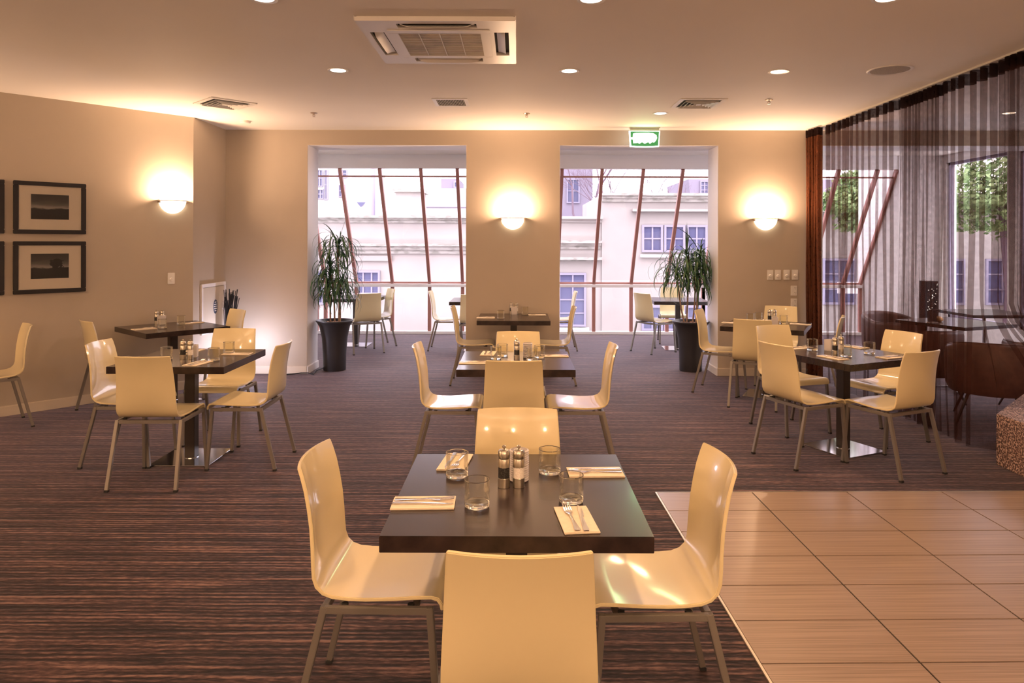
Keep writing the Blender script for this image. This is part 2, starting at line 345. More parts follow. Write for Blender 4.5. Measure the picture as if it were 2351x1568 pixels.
# ------------------------------------------------------------------ chair
def chair_proto():
    prof = [(.000,.412),(.003,.430),(.012,.443),(.030,.448),(.08,.446),(.16,.440),(.24,.436),(.30,.437),(.345,.441),(.378,.453),(.400,.475),(.410,.505),(.413,.55),(.415,.60),(.420,.66),(.429,.72),(.440,.775),(.453,.82),(.463,.848)]
    hw = [.197,.199,.2,.2,.199,.197,.194,.192,.191,.191,.191,.191,.190,.188,.185,.182,.179,.176,.173]
    P = []
    for k, ((d, z), w) in enumerate(zip(prof, hw)):
        row = []; cb = min(1, max(0, (z-.47)/.14))*.030 if k > 8 else 0
        dish = .012*max(0, 1-abs(d-.2)/.17) if k < 10 else 0
        for j in range(13):
            u = -1+2*j/12; ww = w
            cut = 0
            row.append((u*ww, .205-d-cb*(1-u*u), z-dish*(1-u*u)))
        P.append(row)
    g = MB().grid(P); shell = g.mesh('seat_shell', M['shell'], smooth=True, solid=.0115, ang=50)
    bm = bmesh.new(); bm.from_mesh(shell)
    es = [e for e in bm.edges if len(e.link_faces) == 2 and e.calc_face_angle(0) > 1.0]
    bmesh.ops.bevel(bm, geom=es, offset=.0025, segments=2, affect='EDGES', clamp_overlap=True); bm.to_mesh(shell); bm.free()
    for p in shell.polygons: p.use_smooth = True
    shell.set_sharp_from_angle(angle=R(60))
    r = thing('dining_chair', 'x', 'chair')
    obj('seat_shell', shell, r)
    fx, fy, ry = .203, .172, -.160
    for sx in (-1, 1):
        MB().beam((sx*fx, fy-.008, .416), (sx*fx, ry, .416), .018, .022).build('side_rail', M['grey_metal'], r, bevel=.002)
        for nm, a, b_ in (('leg', (sx*fx, fy, .427), (sx*.213, .205, .012)), ('leg', (sx*fx, ry, .427), (sx*.215, -.262, .012))):
            lg = MB().beam(a, b_, .022, .022, (0, 1, 0)).build(nm, M['grey_metal'], r, bevel=.002)
            MB().beam(b_, (b_[0], b_[1], 0), .023, .023, (0, 1, 0)).build('foot_cap', M['rubber'], lg)
        for y in (.11, -.10): MB().lathe([(.011, .402), (.011, .428)], 10, (sx*.185, y, 0)).build('bumper', M['rubber'], r)
    MB().beam((-fx+.011, ry, .416), (fx-.011, ry, .416), .022, .022).build('crossbar', M['grey_metal'], r, bevel=.002)
    MB().beam((-fx+.009, .12, .405), (fx-.009, .12, .405), .022, .014).build('crossbar', M['grey_metal'], r, bevel=.002)
    return r
CH = chair_proto(); first = [True]
def chair(x, y, deg, label, group=None):          # deg: compass of the facing direction, 0 = +X, 90 = +Y
    if first[0]: c = CH; first[0] = False
    else: c = copy_tree(CH)
    c.location = (x, y, 0); c.rotation_euler = (0, 0, R(deg-90)); c['label'] = label
    c['group'] = group or 'cream moulded dining chairs'
    return c
G1 = 'cream chairs around the front and centre tables'
chair(.008, 1.915, 90, 'cream moulded chair nearest the camera, seen squarely from behind, cut off by the frame bottom', G1)
chair(.004, 2.82, 270, 'cream chair on the far side of the nearest table, only its backrest above the tabletop', G1)
chair(-.44, 2.43, -1, 'cream chair left of the nearest table, glossy seat facing right', G1)
chair(.432, 2.39, 181.5, 'cream chair right of the nearest table, half in front of the tiled floor', G1)
chair(-.018, 4.585, 90, 'cream chair at the near side of the second centre table, back to the camera', G1)
chair(.010, 5.47, 270, 'cream chair on the far side of the second centre table, below the wall table', G1)
chair(-.45, 5.00, 0, 'cream chair left of the second centre table, sunlit seat, facing right', G1)
chair(.425, 5.00, 180, 'cream chair right of the second centre table, sunlit seat, facing left', G1)
chair(-.465, 7.95, 0, 'cream chair left of the small table under the middle wall lamp', G1)
chair(.385, 7.95, 180, 'cream chair right of the small table under the middle wall lamp', G1)
G2 = 'cream chairs on the left side of the room'
chair(-2.358, 4.70, 91, 'cream chair in front of the front left table, back turned to the camera', G2)
chair(-2.76, 5.11, 2, 'cream chair at the left end of the front left table', G2)
chair(-1.92, 5.07, 180, 'cream chair at the right end of the front left table, facing left', G2)
chair(-2.34, 5.62, 270, 'cream chair behind the front left table, facing the camera', G2)
chair(-3.13, 7.32, 228, 'cream chair between the left wall table and the black twigs', G2)
chair(-3.75, 6.62, 48, 'cream chair half hidden by the left wall, at the near end of the wall table', G2)
chair(-4.43, 5.96, 224, 'cream chair cut off by the left edge of the frame, below the framed pictures', G2)
G3 = 'cream chairs on the right side of the room'
chair(2.09, 5.18, 22, 'cream chair at the front right table, front left one, its back towards the plant', G3)
chair(2.62, 4.98, 114, 'cream chair at the front right table nearest the speckled block', G3)
chair(2.93, 5.69, 203, 'cream chair at the front right table, between it and the sheer curtain', G3)
chair(2.32, 5.97, 288, 'cream chair at the front right table, far left one, facing the camera', G3)
chair(2.33, 6.90, 64, 'cream chair at the rear right table with its back to the camera', G3)
chair(2.18, 7.50, -28, 'cream chair beside the right potted plant, at the left end of the rear right table', G3)
chair(2.90, 7.86, 243, 'cream chair below the power sockets, behind the rear right table', G3)
chair(2.985, 7.11, 153, 'cream chair at the curtain end of the rear right table, seen edge-on', G3)
G4 = 'chairs in the glazed sun room'
chair(-2.19, 10.13, 118, 'cream chair in the sun room next to the left plant, back to the camera', G4)
chair(-2.15, 10.74, 208, 'cream chair in the sun room seen past the one beside the left plant', G4)
chair(-1.016, 10.40, 0, 'cream chair in the sun room facing right, in the left opening near the pillar', G4)
chair(-.60, 9.99, 90, 'cream chair in the sun room mostly hidden by the left edge of the pillar', G4)
chair(.607, 10.42, 180, 'cream chair in the sun room just right of the pillar, facing left', G4)
chair(1.99, 10.22, 32, 'cream chair in the sun room left of the right plant', G4)
chair(2.45, 11.12, 262, 'cream chair in the sun room behind the right plant, beyond the table', G4)

# ------------------------------------------------------------------ tables
def table_proto():
    r = thing('dining_table', 'x', 'table')
    MB().box(-.395, .395, -.395, .395, .682, .730).build('tabletop', M['wenge'], r, bevel=.0015)
    MB().box(-.16, .16, -.16, .16, .672, .682).build('mounting_plate', M['black'], r)
    MB().box(-.036, .036, -.036, .036, .012, .672).build('column', M['column'], r, bevel=.003)
    b_ = MB().box(-.21, .21, -.21, .21, 0, .010).build('base_plate', M['chrome'], r, bevel=.002)
    MB().lathe([(.05, .010), (.05, .014), (.0, .014)], 16).build('collar', M['chrome'], b_)
    return r
TP = table_proto(); TT = {}
def table(key, x, y, deg, label, new=True):
    t_ = TP if not TT else copy_tree(TP); t_.location = (x, y, 0); t_.rotation_euler = (0, 0, R(deg)); t_['label'] = label
    t_['group'] = 'square dark-topped pedestal tables'; TT[key] = (x, y, R(deg)); return t_
table('T1', .001, 2.425, 0, 'square dark wenge table nearest the camera, set for four')
table('T2', -.006, 5.07, 0, 'square dark table second in the centre row, between two side chairs')
table('T3', -.036, 7.96, 0, 'square dark table against the pillar under the middle wall lamp')
table('T4', -2.36, 5.14, 0, 'square dark table in the left foreground group, steel base plate showing')
table('T5', -3.40, 6.99, 48, 'square dark table pushed against the diagonal left wall')
table('T6', 2.50, 5.42, 25, 'square dark table turned diagonally by the sheer curtain, corner to the camera')
table('T7', 2.58, 7.31, -27.5, 'square dark table at the rear right near the light switches')
table('T8', -2.45, 10.76, 0, 'dark table in the sun room behind the left potted plant')
table('T9', -.56, 10.33, 0, 'dark table in the sun room peeping out left of the pillar')
table('T10', 2.38, 10.48, -4, 'dark table in the sun room behind the right potted plant')

# ------------------------------------------------------------------ tableware
M['glass'] = mat('tumbler_base', (1, 1, .93), 0.0); nodes(M['glass'])[2].inputs['Transmission Weight'].default_value = 1; nodes(M['glass'])[2].inputs['IOR'].default_value = 1.3
M['glass_wall'] = thin_glass('tumbler_wall', (.985, .98, .95), .35)
M['cutlery'] = mat('polished_cutlery', (.80, .78, .76), .14, 1)
gm = MB(); gm.lathe([(0, .0005), (.034, .0005), (.0385, .002), (.0400, .008), (.0403, .016), (.033, .0165), (0, .0145)], 32)
gm.cur = 1; gm.lathe([(.0405, .0165), (.0405, .0862)], 32, a1=2*pi-1e-4); gm.lathe([(.0380, .020), (.0385, .0862)], 32, a1=2*pi-1e-4)
gm.cur = 0; gm.lathe([(.0383, .0860), (.0385, .0878), (.0395, .0886), (.0405, .0878), (.0407, .0860)], 32, a1=2*pi-1e-4)
glass_me = gm.mesh('tumbler', [M['glass'], M['glass_wall']], smooth=True, ang=60)
def mill_parts(dark):
    w = M['pepper'] if dark else M['salt']
    return [('mill_base', MB().lathe([(.0195, 0), (.0205, .001), (.0205, .032), (.0195, .033)], 20).mesh('mill_base', M['steel'], smooth=True)),
            ('window', MB().lathe([(.0195, .033), (.0195, .070)], 20).mesh('window', w, smooth=True)),
            ('mill_head', MB().lathe([(.0205, .070), (.0205, .098), (.0200, .099), (.0205, .100), (.0205, .122), (.017, .128), (.005, .130)], 20).mesh('mill_head', M['steel'], smooth=True)),
            ('knob', MB().lathe([(.003, .130), (.003, .133), (.0065, .136), (.0065, .141), (.003, .144), (0, .1445)], 12).mesh('knob', M['steel'], smooth=True))]
PEP, SAL = mill_parts(True), mill_parts(False)
# napkin: a folded pad of three layers, slightly offset
def napkin_proto():
    mb = MB()
    for k, (dx, dy) in enumerate(((0, 0), (.0012, -.001), (-.001, .0012))):
        mb.box(-.052+dx, .052+dx, -.1+dy, .1+dy, k*.0022, k*.0022+.0019)
    return mb.mesh('napkin', M['napkin'], bevel=.0006, seg=1)
NAP = napkin_proto()
def fork_mesh():
    mb = MB(); z = lambda y: .0025+.010*max(0, (y-.025)/.08)**2+.003*math.exp(-((y-.01)/.02)**2)
    P = []
    for y, w in ((-.10, .0085), (-.095, .0095), (-.06, .0065), (-.02, .0038), (.01, .0036), (.025, .0075), (.036, .0115), (.048, .0122)):
        P.append([(-w, y, z(y)), (0, y, z(y)-.0008), (w, y, z(y))])
    mb.grid(P)
    for k in range(4):
        x = -.0103+k*.00687
        mb.grid([[(x-.0018+.0*j, y, z(y)), (x+.0018, y, z(y))] for j, y in enumerate((.047, .058, .070, .082, .092))])
    return mb.mesh('fork', M['cutlery'], smooth=True, solid=.0016, ang=60)
def knife_mesh():
    mb = MB()
    P = [[(-w1, y, .003), (0, y, .0035), (w2, y, .003)] for y, w1, w2 in ((-.10, .0075, .0075), (-.09, .009, .009), (-.03, .006, .006), (.005, .005, .005), (.012, .004, .009), (.04, .0035, .011), (.075, .002, .010), (.095, -.001, .004))]
    mb.grid(P); return mb.mesh('knife', M['cutlery'], smooth=True, solid=.0022, ang=60)
FORK, KNIFE = fork_mesh(), knife_mesh()
rib = [(0, 0)]
for k in range(14): rib += [(.031, .001+k*.0078), (.0345, .0035+k*.0078), (.0345, .0055+k*.0078), (.031, .0078+k*.0078)]
rib += [(.029, .110), (.028, .02), (0, .015)]
RIB = MB().lathe(rib, 28).mesh('cup', M['frost'], smooth=True, ang=50, merge=True)
sq = MB()
for k in range(1):
    sq.prism([(-.030, -.030), (.030, -.030), (.030, .030), (-.030, .030)], 0, .008)
    for a, b_, c_, d_ in ((-.03, .03, -.03, -.026), (-.03, .03, .026, .03), (-.03, -.026, -.026, .026), (.026, .03, -.026, .026)): sq.box(a, b_, c_, d_, .008, .088)
SQC = sq.mesh('cup', M['frost'], bevel=.0015)
ZTB = .7301
def put(key, dx, dy, name, me, label, cat, group, rz=0, dz=0, parts=None):
    tx, ty, ta = TT[key]; x = tx+dx*cos(ta)-dy*sin(ta); y = ty+dx*sin(ta)+dy*cos(ta)
    if parts:
        o = thing(name, label, cat, (x, y, ZTB+dz), ta+rz, group)
        for nm, m_ in parts: obj(nm, m_, o)
    else:
        o = obj(name, me, None, (x, y, ZTB+dz), (0, 0, ta+rz)); tag(o, label, cat, group)
    return o
def loc(key, px, py):                              # measured spot on a tabletop, in that table's own axes
    x, y = at(px, py, .73); tx, ty, ta = TT[key]; x -= tx; y -= ty
    dx, dy = x*cos(ta)+y*sin(ta), -x*sin(ta)+y*cos(ta)
    return max(-.34, min(.34, dx)), max(-.33, min(.33, dy))
def setting(key, dx, dy, deg, where):             # deg: where the tines point
    rz = R(deg-90); g = 'place settings'
    put(key, dx, dy, 'napkin', NAP, 'folded cream paper napkin, %s' % where, 'napkin', 'folded paper napkins', rz)
    c, s = cos(rz), sin(rz)
    for nm, me, ox, oy, a in (('fork', FORK, -.014, .006, random.uniform(-.05, .05)), ('knife', KNIFE, .017, .002, random.uniform(-.06, .09))):
        put(key, dx+ox*c-oy*s, dy+ox*s+oy*c, nm, me, 'stainless %s on the napkin, %s' % (nm, where), nm, nm+'s on napkins', rz+a, .0068)
def tumbler(key, dx, dy, where): put(key, dx, dy, 'tumbler', glass_me, 'empty clear tumbler, %s' % where, 'glass', 'clear glass tumblers')
def mills(key, p, s, cup, tab, sq_=True, one=False):
    put(key, *p, 'pepper_mill', None, 'steel pepper mill with black corns in its window, on %s' % tab, 'pepper mill', 'steel mills', parts=PEP)
    if not one: put(key, *s, 'salt_mill', None, 'steel salt mill with white salt in its window, on %s' % tab, 'salt mill', 'steel mills', parts=SAL)
    put(key, *cup, 'candle_cup', SQC if sq_ else RIB, ('frosted square cup on %s' if sq_ else 'ribbed frosted cup behind the mills on %s') % tab, 'cup', 'frosted cups', R(12))
# nearest table
T = 'nearest table'
setting('T1', -.30, -.145, 2, 'at the left edge of the '+T); setting('T1', .18, -.278, 96, 'near edge, right of centre, of the '+T)
setting('T1', .287, .165, 182, 'at the right edge of the '+T); setting('T1', -.235, .282, 264, 'far left corner of the '+T)
tumbler('T1', -.215, .124, 'far left one on the '+T); tumbler('T1', -.127, -.165, 'front left one on the '+T)
tumbler('T1', .12, .167, 'far right one on the '+T); tumbler('T1', .177, -.119, 'front right one on the '+T)
mills('T1', (-.0445, .016), (.0065, .018), (.008, .085), 'the nearest table', False)
T = 'second centre table'
setting('T2', -.295, -.135, 1, 'at the left edge of the '+T); setting('T2', .285, .17, 182, 'at the right edge of the '+T); setting('T2', -.21, .27, 266, 'far left corner of the '+T)
tumbler('T2', -.145, .04, 'left one on the '+T); tumbler('T2', -.10, .16, 'far left one on the '+T); tumbler('T2', .17, .10, 'far right one on the '+T)
tumbler('T2', .115, -.01, 'right one beside the frosted cup on the '+T)
mills('T2', (.006, .02), (.004, .08), (.085, .09), 'the second centre table', False)
T = 'pillar table under the middle lamp'
setting('T3', *loc('T3', 1115, 730), 2, 'left side of the '+T); setting('T3', .27, .21, 183, 'right side of the '+T)
tumbler('T3', *loc('T3', 1149.5, 731), 'left one on the '+T); tumbler('T3', *loc('T3', 1205, 722), 'right one on the '+T)
mills('T3', (-.03, .35), (.03, .35), (0, .29), 'the pillar table')
T = 'front left table'
setting('T4', -.30, -.12, 3, 'left end of the '+T); setting('T4', .165, -.27, 80, 'near edge of the '+T); setting('T4', .27, .15, 180, 'right end of the '+T); setting('T4', -.12, .27, 268, 'far side of the '+T)
tumbler('T4', -.14, -.09, 'front left one on the '+T); tumbler('T4', -.10, .12, 'far left one on the '+T); tumbler('T4', .215, -.13, 'front right one on the '+T); tumbler('T4', .20, .17, 'far right one on the '+T)
mills('T4', (-.025, -.085), (.028, -.085), (.0, .02), 'the front left table')
T = 'table against the left wall'
setting('T5', -.275, -.02, 2, 'near end of the '+T); setting('T5', .26, .15, 182, 'far end of the '+T)
tumbler('T5', -.12, -.06, 'near one on the '+T); tumbler('T5', .14, .14, 'far one on the '+T)
mills('T5', (-.02, .345), (.035, .345), (.0, .27), 'the left wall table')
T = 'diagonal table by the curtain'
for px, py, dg, w in ((1834, 799, 20, 'far left side'), (1912, 822, 95, 'near left side'), (2045, 821, 160, 'near right side'), (1966, 797, 262, 'far right side')):
    q = loc('T6', px, py); setting('T6', q[0], q[1], {'far left side': 0, 'near left side': 90, 'near right side': 180, 'far right side': 270}[w], w+' of the '+T)
for px, py, w in ((1865, 804, 'left one'), (1943, 819, 'near one by the mills'), (1996, 812, 'right one')): tumbler('T6', *loc('T6', px, py), w+' on the '+T)
mills('T6', loc('T6', 1917, 814), loc('T6', 1931, 811), loc('T6', 1905, 805), 'the diagonal table')
T = 'rear right table'
for px, py, dg, w in ((1680, 742, 0, 'left end'), (1838, 745, 180, 'right end'), (1755, 735, 270, 'far side')): setting('T7', *loc('T7', px, py), dg, w+' of the '+T)
for px, py, w in ((1742, 736, 'far one'), (1799, 744, 'one beside the frosted cup'), (1723, 739, 'left one')): tumbler('T7', *loc('T7', px, py), w+' on the '+T)
mills('T7', loc('T7', 1767, 740), loc('T7', 1778, 740), loc('T7', 1779, 748), 'the rear right table')

# ------------------------------------------------------------------ sconces
def sconce(x, y, z, deg, label, power=P_SCONCE):
    r = thing('wall_lamp', label, 'wall lamp', (x, y, z), R(deg), 'half-bowl wall lamps')      # local +y = into the room
    prof = [(.135*sin(a), -.135*cos(a)*1.02) for a in [pi/2*i/12 for i in range(13)]]
    prof = [(r_, z_) for r_, z_ in prof]
    mt = Matrix.Diagonal((1, .75, 1, 1))
    MB().lathe(prof, 28, mtx=mt, a0=0, a1=pi).build('bowl', M['lamp_on'], r, smooth=True)
    MB().box(-.06, .06, .0, .02, -.10, -.02).build('back_plate', M['plastic'], r, bevel=.003)
    MB().lathe([(.148*sin(a), -.148*cos(a)) for a in [R(86), R(90)]], 28, mtx=mt, a0=0, a1=pi).build('rim_ring', M['plastic'], r, smooth=True)
    for sx in (-1, 1): MB().box(sx*.137-.008, sx*.137+.008, 0, .03, -.03, .002).build('clip', M['sprinkler'], r)
    L = bpy.data.lights.new('lamp_bulb', 'POINT'); L.energy = power; L.color = PEACH; L.shadow_soft_size = .035
    b_ = bpy.data.objects.new('lamp_bulb', L); COL.objects.link(b_); b_.parent = r; b_.location = (0, .085, .02)
    L = bpy.data.lights.new('bowl_uplight', 'AREA'); L.energy = power*.75; L.color = PEACH; L.shape = 'RECTANGLE'; L.size = .18; L.size_y = .05   # the open top of the bowl
    b_ = bpy.data.objects.new('bowl_uplight', L); COL.objects.link(b_); b_.parent = r; b_.location = (0, .055, .004); b_.rotation_euler = (pi, 0, 0)
    return r
sconce(-.052, bw(0)-.001, 1.86, 180, 'lit half-bowl wall lamp on the centre pillar')
sconce(2.93, bw(2.93)-.001, 1.86, 180, 'lit half-bowl wall lamp on the right pier beside the curtain')
p = Vector((-3.617, 7.422)); ang = math.degrees(math.atan2(WN.y, WN.x))-90
sconce(p.x, p.y, 2.00, ang, 'lit half-bowl wall lamp on the left wall beside the pictures')
p = Vector((-3.617, 7.422))-WD*3.3
sconce(p.x, p.y, 2.00, ang, 'lit half-bowl wall lamp on the left wall nearer than the pictures')

for k, x in enumerate((-2.6, .4, 3.0)): sconce(x, -3.499, 1.86, 0, 'added half-bowl fill lamp on the unseen wall behind the camera, %s' % ('left', 'middle', 'right')[k], P_REAR)  # unseen lamps added to brighten the walls and ceiling
for k, y in enumerate((-1.5, 1.8)): sconce(AE.x+.001, y, 1.86, -90, 'added half-bowl fill lamp on the far left wall outside the picture, %s' % ('rear', 'front')[k], P_REAR)  # two more added out of view, for the room's ambient light

# ------------------------------------------------------------------ ceiling fittings
dl = None
def downlight(x, y, label, power=P_SPOT, z=HC, colr=None):
    global dl
    if dl is None:
        dl = thing('downlight', 'x', 'ceiling light')
        MB().lathe([(.060, -.002), (.078, -.006), (.080, -.001), (.080, 0), (.060, 0)], 32).build('trim_ring', M['plastic'], dl, smooth=True)
        MB().lathe([(.0, -.0025), (.058, -.0025), (.060, -.001)], 28).build('diffuser', M['down_on'], dl)
        r = dl
    else:
        r = copy_tree(dl)
    r.location = (x, y, z); r['label'] = label; r['group'] = 'round ceiling downlights'
    if power:
        L = bpy.data.lights.new('downlight_beam', 'SPOT'); L.energy = power; L.color = colr or WARM; L.spot_size = R(150); L.spot_blend = .9; L.shadow_soft_size = .06
        b_ = bpy.data.objects.new('downlight_beam', L); COL.objects.link(b_); b_.location = (x, y, z-.02)
for x, y, w in ((-1.39, 5.48, 'left one of the middle row, right of the left vent'), (.40, 5.48, 'middle one, right of the air conditioner'), (2.02, 5.48, 'right one of the middle row, near the speaker'),
                (1.467, 7.27, 'small one above the exit sign, near the back wall'), (.40, 3.86, 'at the top edge of the picture, middle'), (2.0, 3.83, 'at the top right edge of the picture'),
                (-1.39, 3.86, 'outside the picture above the left'),
                (-1.39, 1.5, 'behind the camera, left'), (.40, 1.5, 'behind the camera, middle'), (2.0, 1.5, 'behind the camera, right'),
                (-1.39, -.9, 'rear row behind the camera, left'), (.40, -.9, 'rear row behind the camera, middle'), (2.0, -.9, 'rear row behind the camera, right')):
    downlight(x, y, 'ceiling downlight, '+w, P_SPOT)
for x, y, w in ((4.9, 5.0, 'near'), (5.0, 7.2, 'far')): downlight(x, y, 'round downlight behind the sheer curtain, %s one' % w, 40, HC, (1, .82, .74))
downlight(4.9, 9.9, 'added fill downlight in the sun room, beyond the lounge', 150, HC+.02, (1, .86, .80))  # added lamp, lifts the end wall and lounge behind the curtain
for x, w in ((-3.15, 'left end'), (-.05, 'behind the pillar'), (3.05, 'right, behind the pier')): downlight(x, 9.9, 'added hidden fill downlight in the sun room, '+w, 130, HC+.02, (1, .86, .80))  # added lamps kept out of sight, brighten the sun room beam and ceiling
# air conditioner cassette
ac = thing('air_conditioner', 'white ceiling cassette air conditioner with four louvre slots and a mesh grille', 'air conditioner', (-.487, 4.65, HC))
fr = MB(); X, Y_ = .472, .50
slots = [(-.24, .24, -.44, -.345), (-.24, .24, .345, .44), (-.43, -.34, -.27, .27), (.34, .43, -.27, .27)]
xs_ = sorted({-X, X, -.43, -.34, .34, .43, -.24, .24}); ys_ = sorted({-Y_, Y_, -.44, -.345, .345, .44, -.27, .27})
for i in range(len(xs_)-1):
    for j in range(len(ys_)-1):
        cx, cy = (xs_[i]+xs_[i+1])/2, (ys_[j]+ys_[j+1])/2
        if any(a < cx < b_ and c_ < cy < d_ for a, b_, c_, d_ in slots) or (abs(cx) < .31 and abs(cy) < .31 and False): continue
        fr.box(xs_[i], xs_[i+1], ys_[j], ys_[j+1], -.030, -.006)
fr.box(-X+.01, X-.01, -Y_+.01, Y_-.01, -.006, 0)
for a in (-1, 1):
    fr.prism([(a*X, -Y_), (a*(X+.004), -Y_-.004), (a*(X+.004), Y_+.004), (a*X, Y_)], -.026, 0)
fr.build('panel_frame', M['plastic'], ac, merge=True)
for (a, b_, c_, d_) in slots:
    MB().box(a, b_, c_, d_, -.0075, -.0065).build('duct_opening', M['dark_slot'], ac)
    if b_-a > d_-c_:
        s_ = 1 if c_ > 0 else -1; cy = (c_+d_)/2
        P = [[(x, cy+s_*(-.03+.055*k/4), -.014-.030*(k/4)**1.3*(1-abs(x/.225)**8*.8)) for x in [-.225+.45*i/14 for i in range(15)]] for k in range(5)]
    else:
        s_ = 1 if a > 0 else -1; cx = (a+b_)/2
        P = [[(cx+s_*(-.03+.050*k/4), y, -.014-.026*(k/4)**1.3*(1-abs(y/.25)**8*.8)) for y in [-.25+.5*i/14 for i in range(15)]] for k in range(5)]
    MB().grid(P).build('louvre', M['plastic'], ac, smooth=True, solid=.003)
ga = MB()
for a, b_, c_, d_ in ((-.315, .315, -.325, -.265), (-.315, .315, .265, .325), (-.315, -.255, -.265, .265), (.255, .315, -.265, .265)): ga.box(a, b_, c_, d_, -.036, -.0305)
ga.build('grille_surround', M['plastic'], ac, bevel=.002)
gr = MB().box(-.255, .255, -.265, .265, -.033, -.0315).build('grille', M['grille'], ac)
for x in (-.128, 0, .128): MB().box(x-.003, x+.003, -.264, .264, -.035, -.033).build('grille_rib', M['plastic_dim'], gr)
for k in range(22):
    y = -.253+k*.0241; MB().box(-.254, .254, y-.002, y+.002, -.0343, -.033).build('grille_bar', M['plastic_dim'], gr)
for sx in (-.29, .285): MB().box(sx-.018, sx+.018, .298, .302, -.0364, -.036).build('badge', M['plastic_dim'], ac)
# square diffusers
def diffuser(x, y, deg, label):
    r = thing('ceiling_vent', label, 'vent', (x, y, HC), R(deg), 'square ceiling air diffusers')
    f_ = MB(); h = .22
    for a, b_, c_, d_ in ((-h, h, -h, -h+.045), (-h, h, h-.045, h), (-h, -h+.045, -h+.045, h-.045), (h-.045, h, -h+.045, h-.045)): f_.box(a, b_, c_, d_, -.008, 0)
    f_.build('vent_frame', M['plastic'], r, bevel=.0015)
    MB().box(-h+.045, h-.045, -h+.045, h-.045, -.0015, -.0005).build('duct_opening', M['dark_slot'], r)
    for k, q in enumerate((.160, .124, .088, .052)):
        P = MB(); o_, i_ = q-.016, q-.030
        P.add([(-o_, -o_, -.003), (o_, -o_, -.003), (o_, o_, -.003), (-o_, o_, -.003), (-i_-.03, -i_-.03, -.022), (i_+.03, -i_-.03, -.022), (i_+.03, i_+.03, -.022), (-i_-.03, i_+.03, -.022)],
              [(0, 1, 5, 4), (1, 2, 6, 5), (2, 3, 7, 6), (3, 0, 4, 7)])
        P.build('louvre', M['plastic'], r, solid=.0015)
    MB().box(-.022, .022, -.022, .022, -.018, -.016).build('centre_plate', M['plastic'], r)
diffuser(-2.81, 6.80, 45, 'square ceiling air diffuser at the left, turned diagonally')
diffuser(1.72, 6.73, 0, 'square ceiling air diffuser at the right above the exit sign')
r = thing('return_grille', 'small rectangular dark ceiling grille between the two diffusers', 'vent', (-.63, 6.72, HC))
f_ = MB()
for a, b_, c_, d_ in ((-.165, .165, -.18, -.145), (-.165, .165, .145, .18), (-.165, -.13, -.145, .145), (.13, .165, -.145, .145)): f_.box(a, b_, c_, d_, -.007, 0)
f_.build('vent_frame', M['plastic'], r, bevel=.001)
MB().box(-.13, .13, -.145, .145, -.0015, -.0005).build('duct_opening', M['dark_slot'], r)
for k in range(17): MB().beam((-.12+k*.015, -.145, -.004), (-.12+k*.015, .145, -.004), .0025, .006).build('slat', M['plastic_dim'], r)
for sx in (-.148, .148): MB().lathe([(0, -.008), (.004, -.0075), (.004, -.007)], 8, (sx, 0, 0)).build('screw', M['sprinkler'], r)
# speaker
r = thing('ceiling_speaker', 'round grey mesh ceiling speaker near the curtain', 'speaker', (2.85, 5.42, HC))
MB().lathe([(.140, -.004), (.155, -.008), (.163, -.004), (.163, 0)], 40).build('trim_ring', M['plastic'], r, smooth=True)
MB().lathe([(0, -.0065), (.10, -.006), (.139, -.004)], 40).build('grille', noisecol(mat('speaker_mesh', (.4, .35, .28), .6), (.45, .40, .32), (.30, .26, .21), 220), r, smooth=True)
# sprinklers and detector
for x, y, w in ((-2.10, 7.3, 'left one'), (.094, 7.3, 'middle one above the pillar'), (2.33, 6.56, 'right one near the curtain')):
    r = thing('sprinkler', 'small ceiling sprinkler head, '+w, 'sprinkler', (x, y, HC), 0, 'ceiling sprinkler heads')
    MB().lathe([(.035, 0), (.035, -.004), (.015, -.010)], 16).build('rosette', M['sprinkler'], r, smooth=True)
    MB().lathe([(.007, -.008), (.007, -.025), (.004, -.027)], 10).build('body', M['sprinkler'], r)
    f_ = MB(); f_.tube([(-.012, 0, -.012), (-.013, 0, -.028), (0, 0, -.040)], .002, 6); f_.tube([(.012, 0, -.012), (.013, 0, -.028), (0, 0, -.040)], .002, 6); f_.build('yoke', M['sprinkler'], r)
    MB().lathe([(.015, -.041), (.015, -.0395), (0, -.039)], 12).build('deflector', M['sprinkler'], r)
r = thing('smoke_detector', 'small white smoke detector on the ceiling in the left corner', 'detector', (-3.0, 7.80, HC))
MB().lathe([(.058, 0), (.058, -.012), (.050, -.028), (.02, -.032), (0, -.032)], 24).build('housing', M['plastic'], r, smooth=True)
MB().lathe([(.058, -.012), (.0585, -.0135), (.058, -.015)], 24).build('vent_ring', M['plastic_dim'], r)
# exit sign
r = thing('exit_sign', 'glowing green exit sign hanging over the right opening, its white centre glaring', 'exit sign', (1.465, 8.17, HC))
MB().box(-.175, .175, -.035, .035, -.012, 0).build('mount', M['plastic_dim'], r, bevel=.002)
MB().box(-.165, .165, -.02, .02, -.040, -.012).build('mount', M['plastic_dim'], r)
w0, w1, z0, z1 = .178, .166, -.040, -.222
def plate(y0, y1, sc, dz=0):
    pts = [(-w0*sc, z0-dz), (w0*sc, z0-dz)]+[(w1*sc*cos(a), z1+dz-.008*sin(a)+.0) for a in [pi*k/8 for k in range(9)]]
    pts = [(-w0*sc, z0-dz), (w0*sc, z0-dz), (w1*sc, z1+dz), (w1*sc*.5, z1+dz-.006), (0, z1+dz-.008), (-w1*sc*.5, z1+dz-.006), (-w1*sc, z1+dz)]
    k = len(pts); mb = MB(); mb.add([(x, y0, z) for x, z in pts]+[(x, y1, z) for x, z in pts], [tuple(range(k)), tuple(range(2*k-1, k-1, -1))]+[(i, (i+1)%k, (i+1)%k+k, i+k) for i in range(k)]); return mb
plate(-.018, .018, 1).build('light_box', M['exit_white'], r)
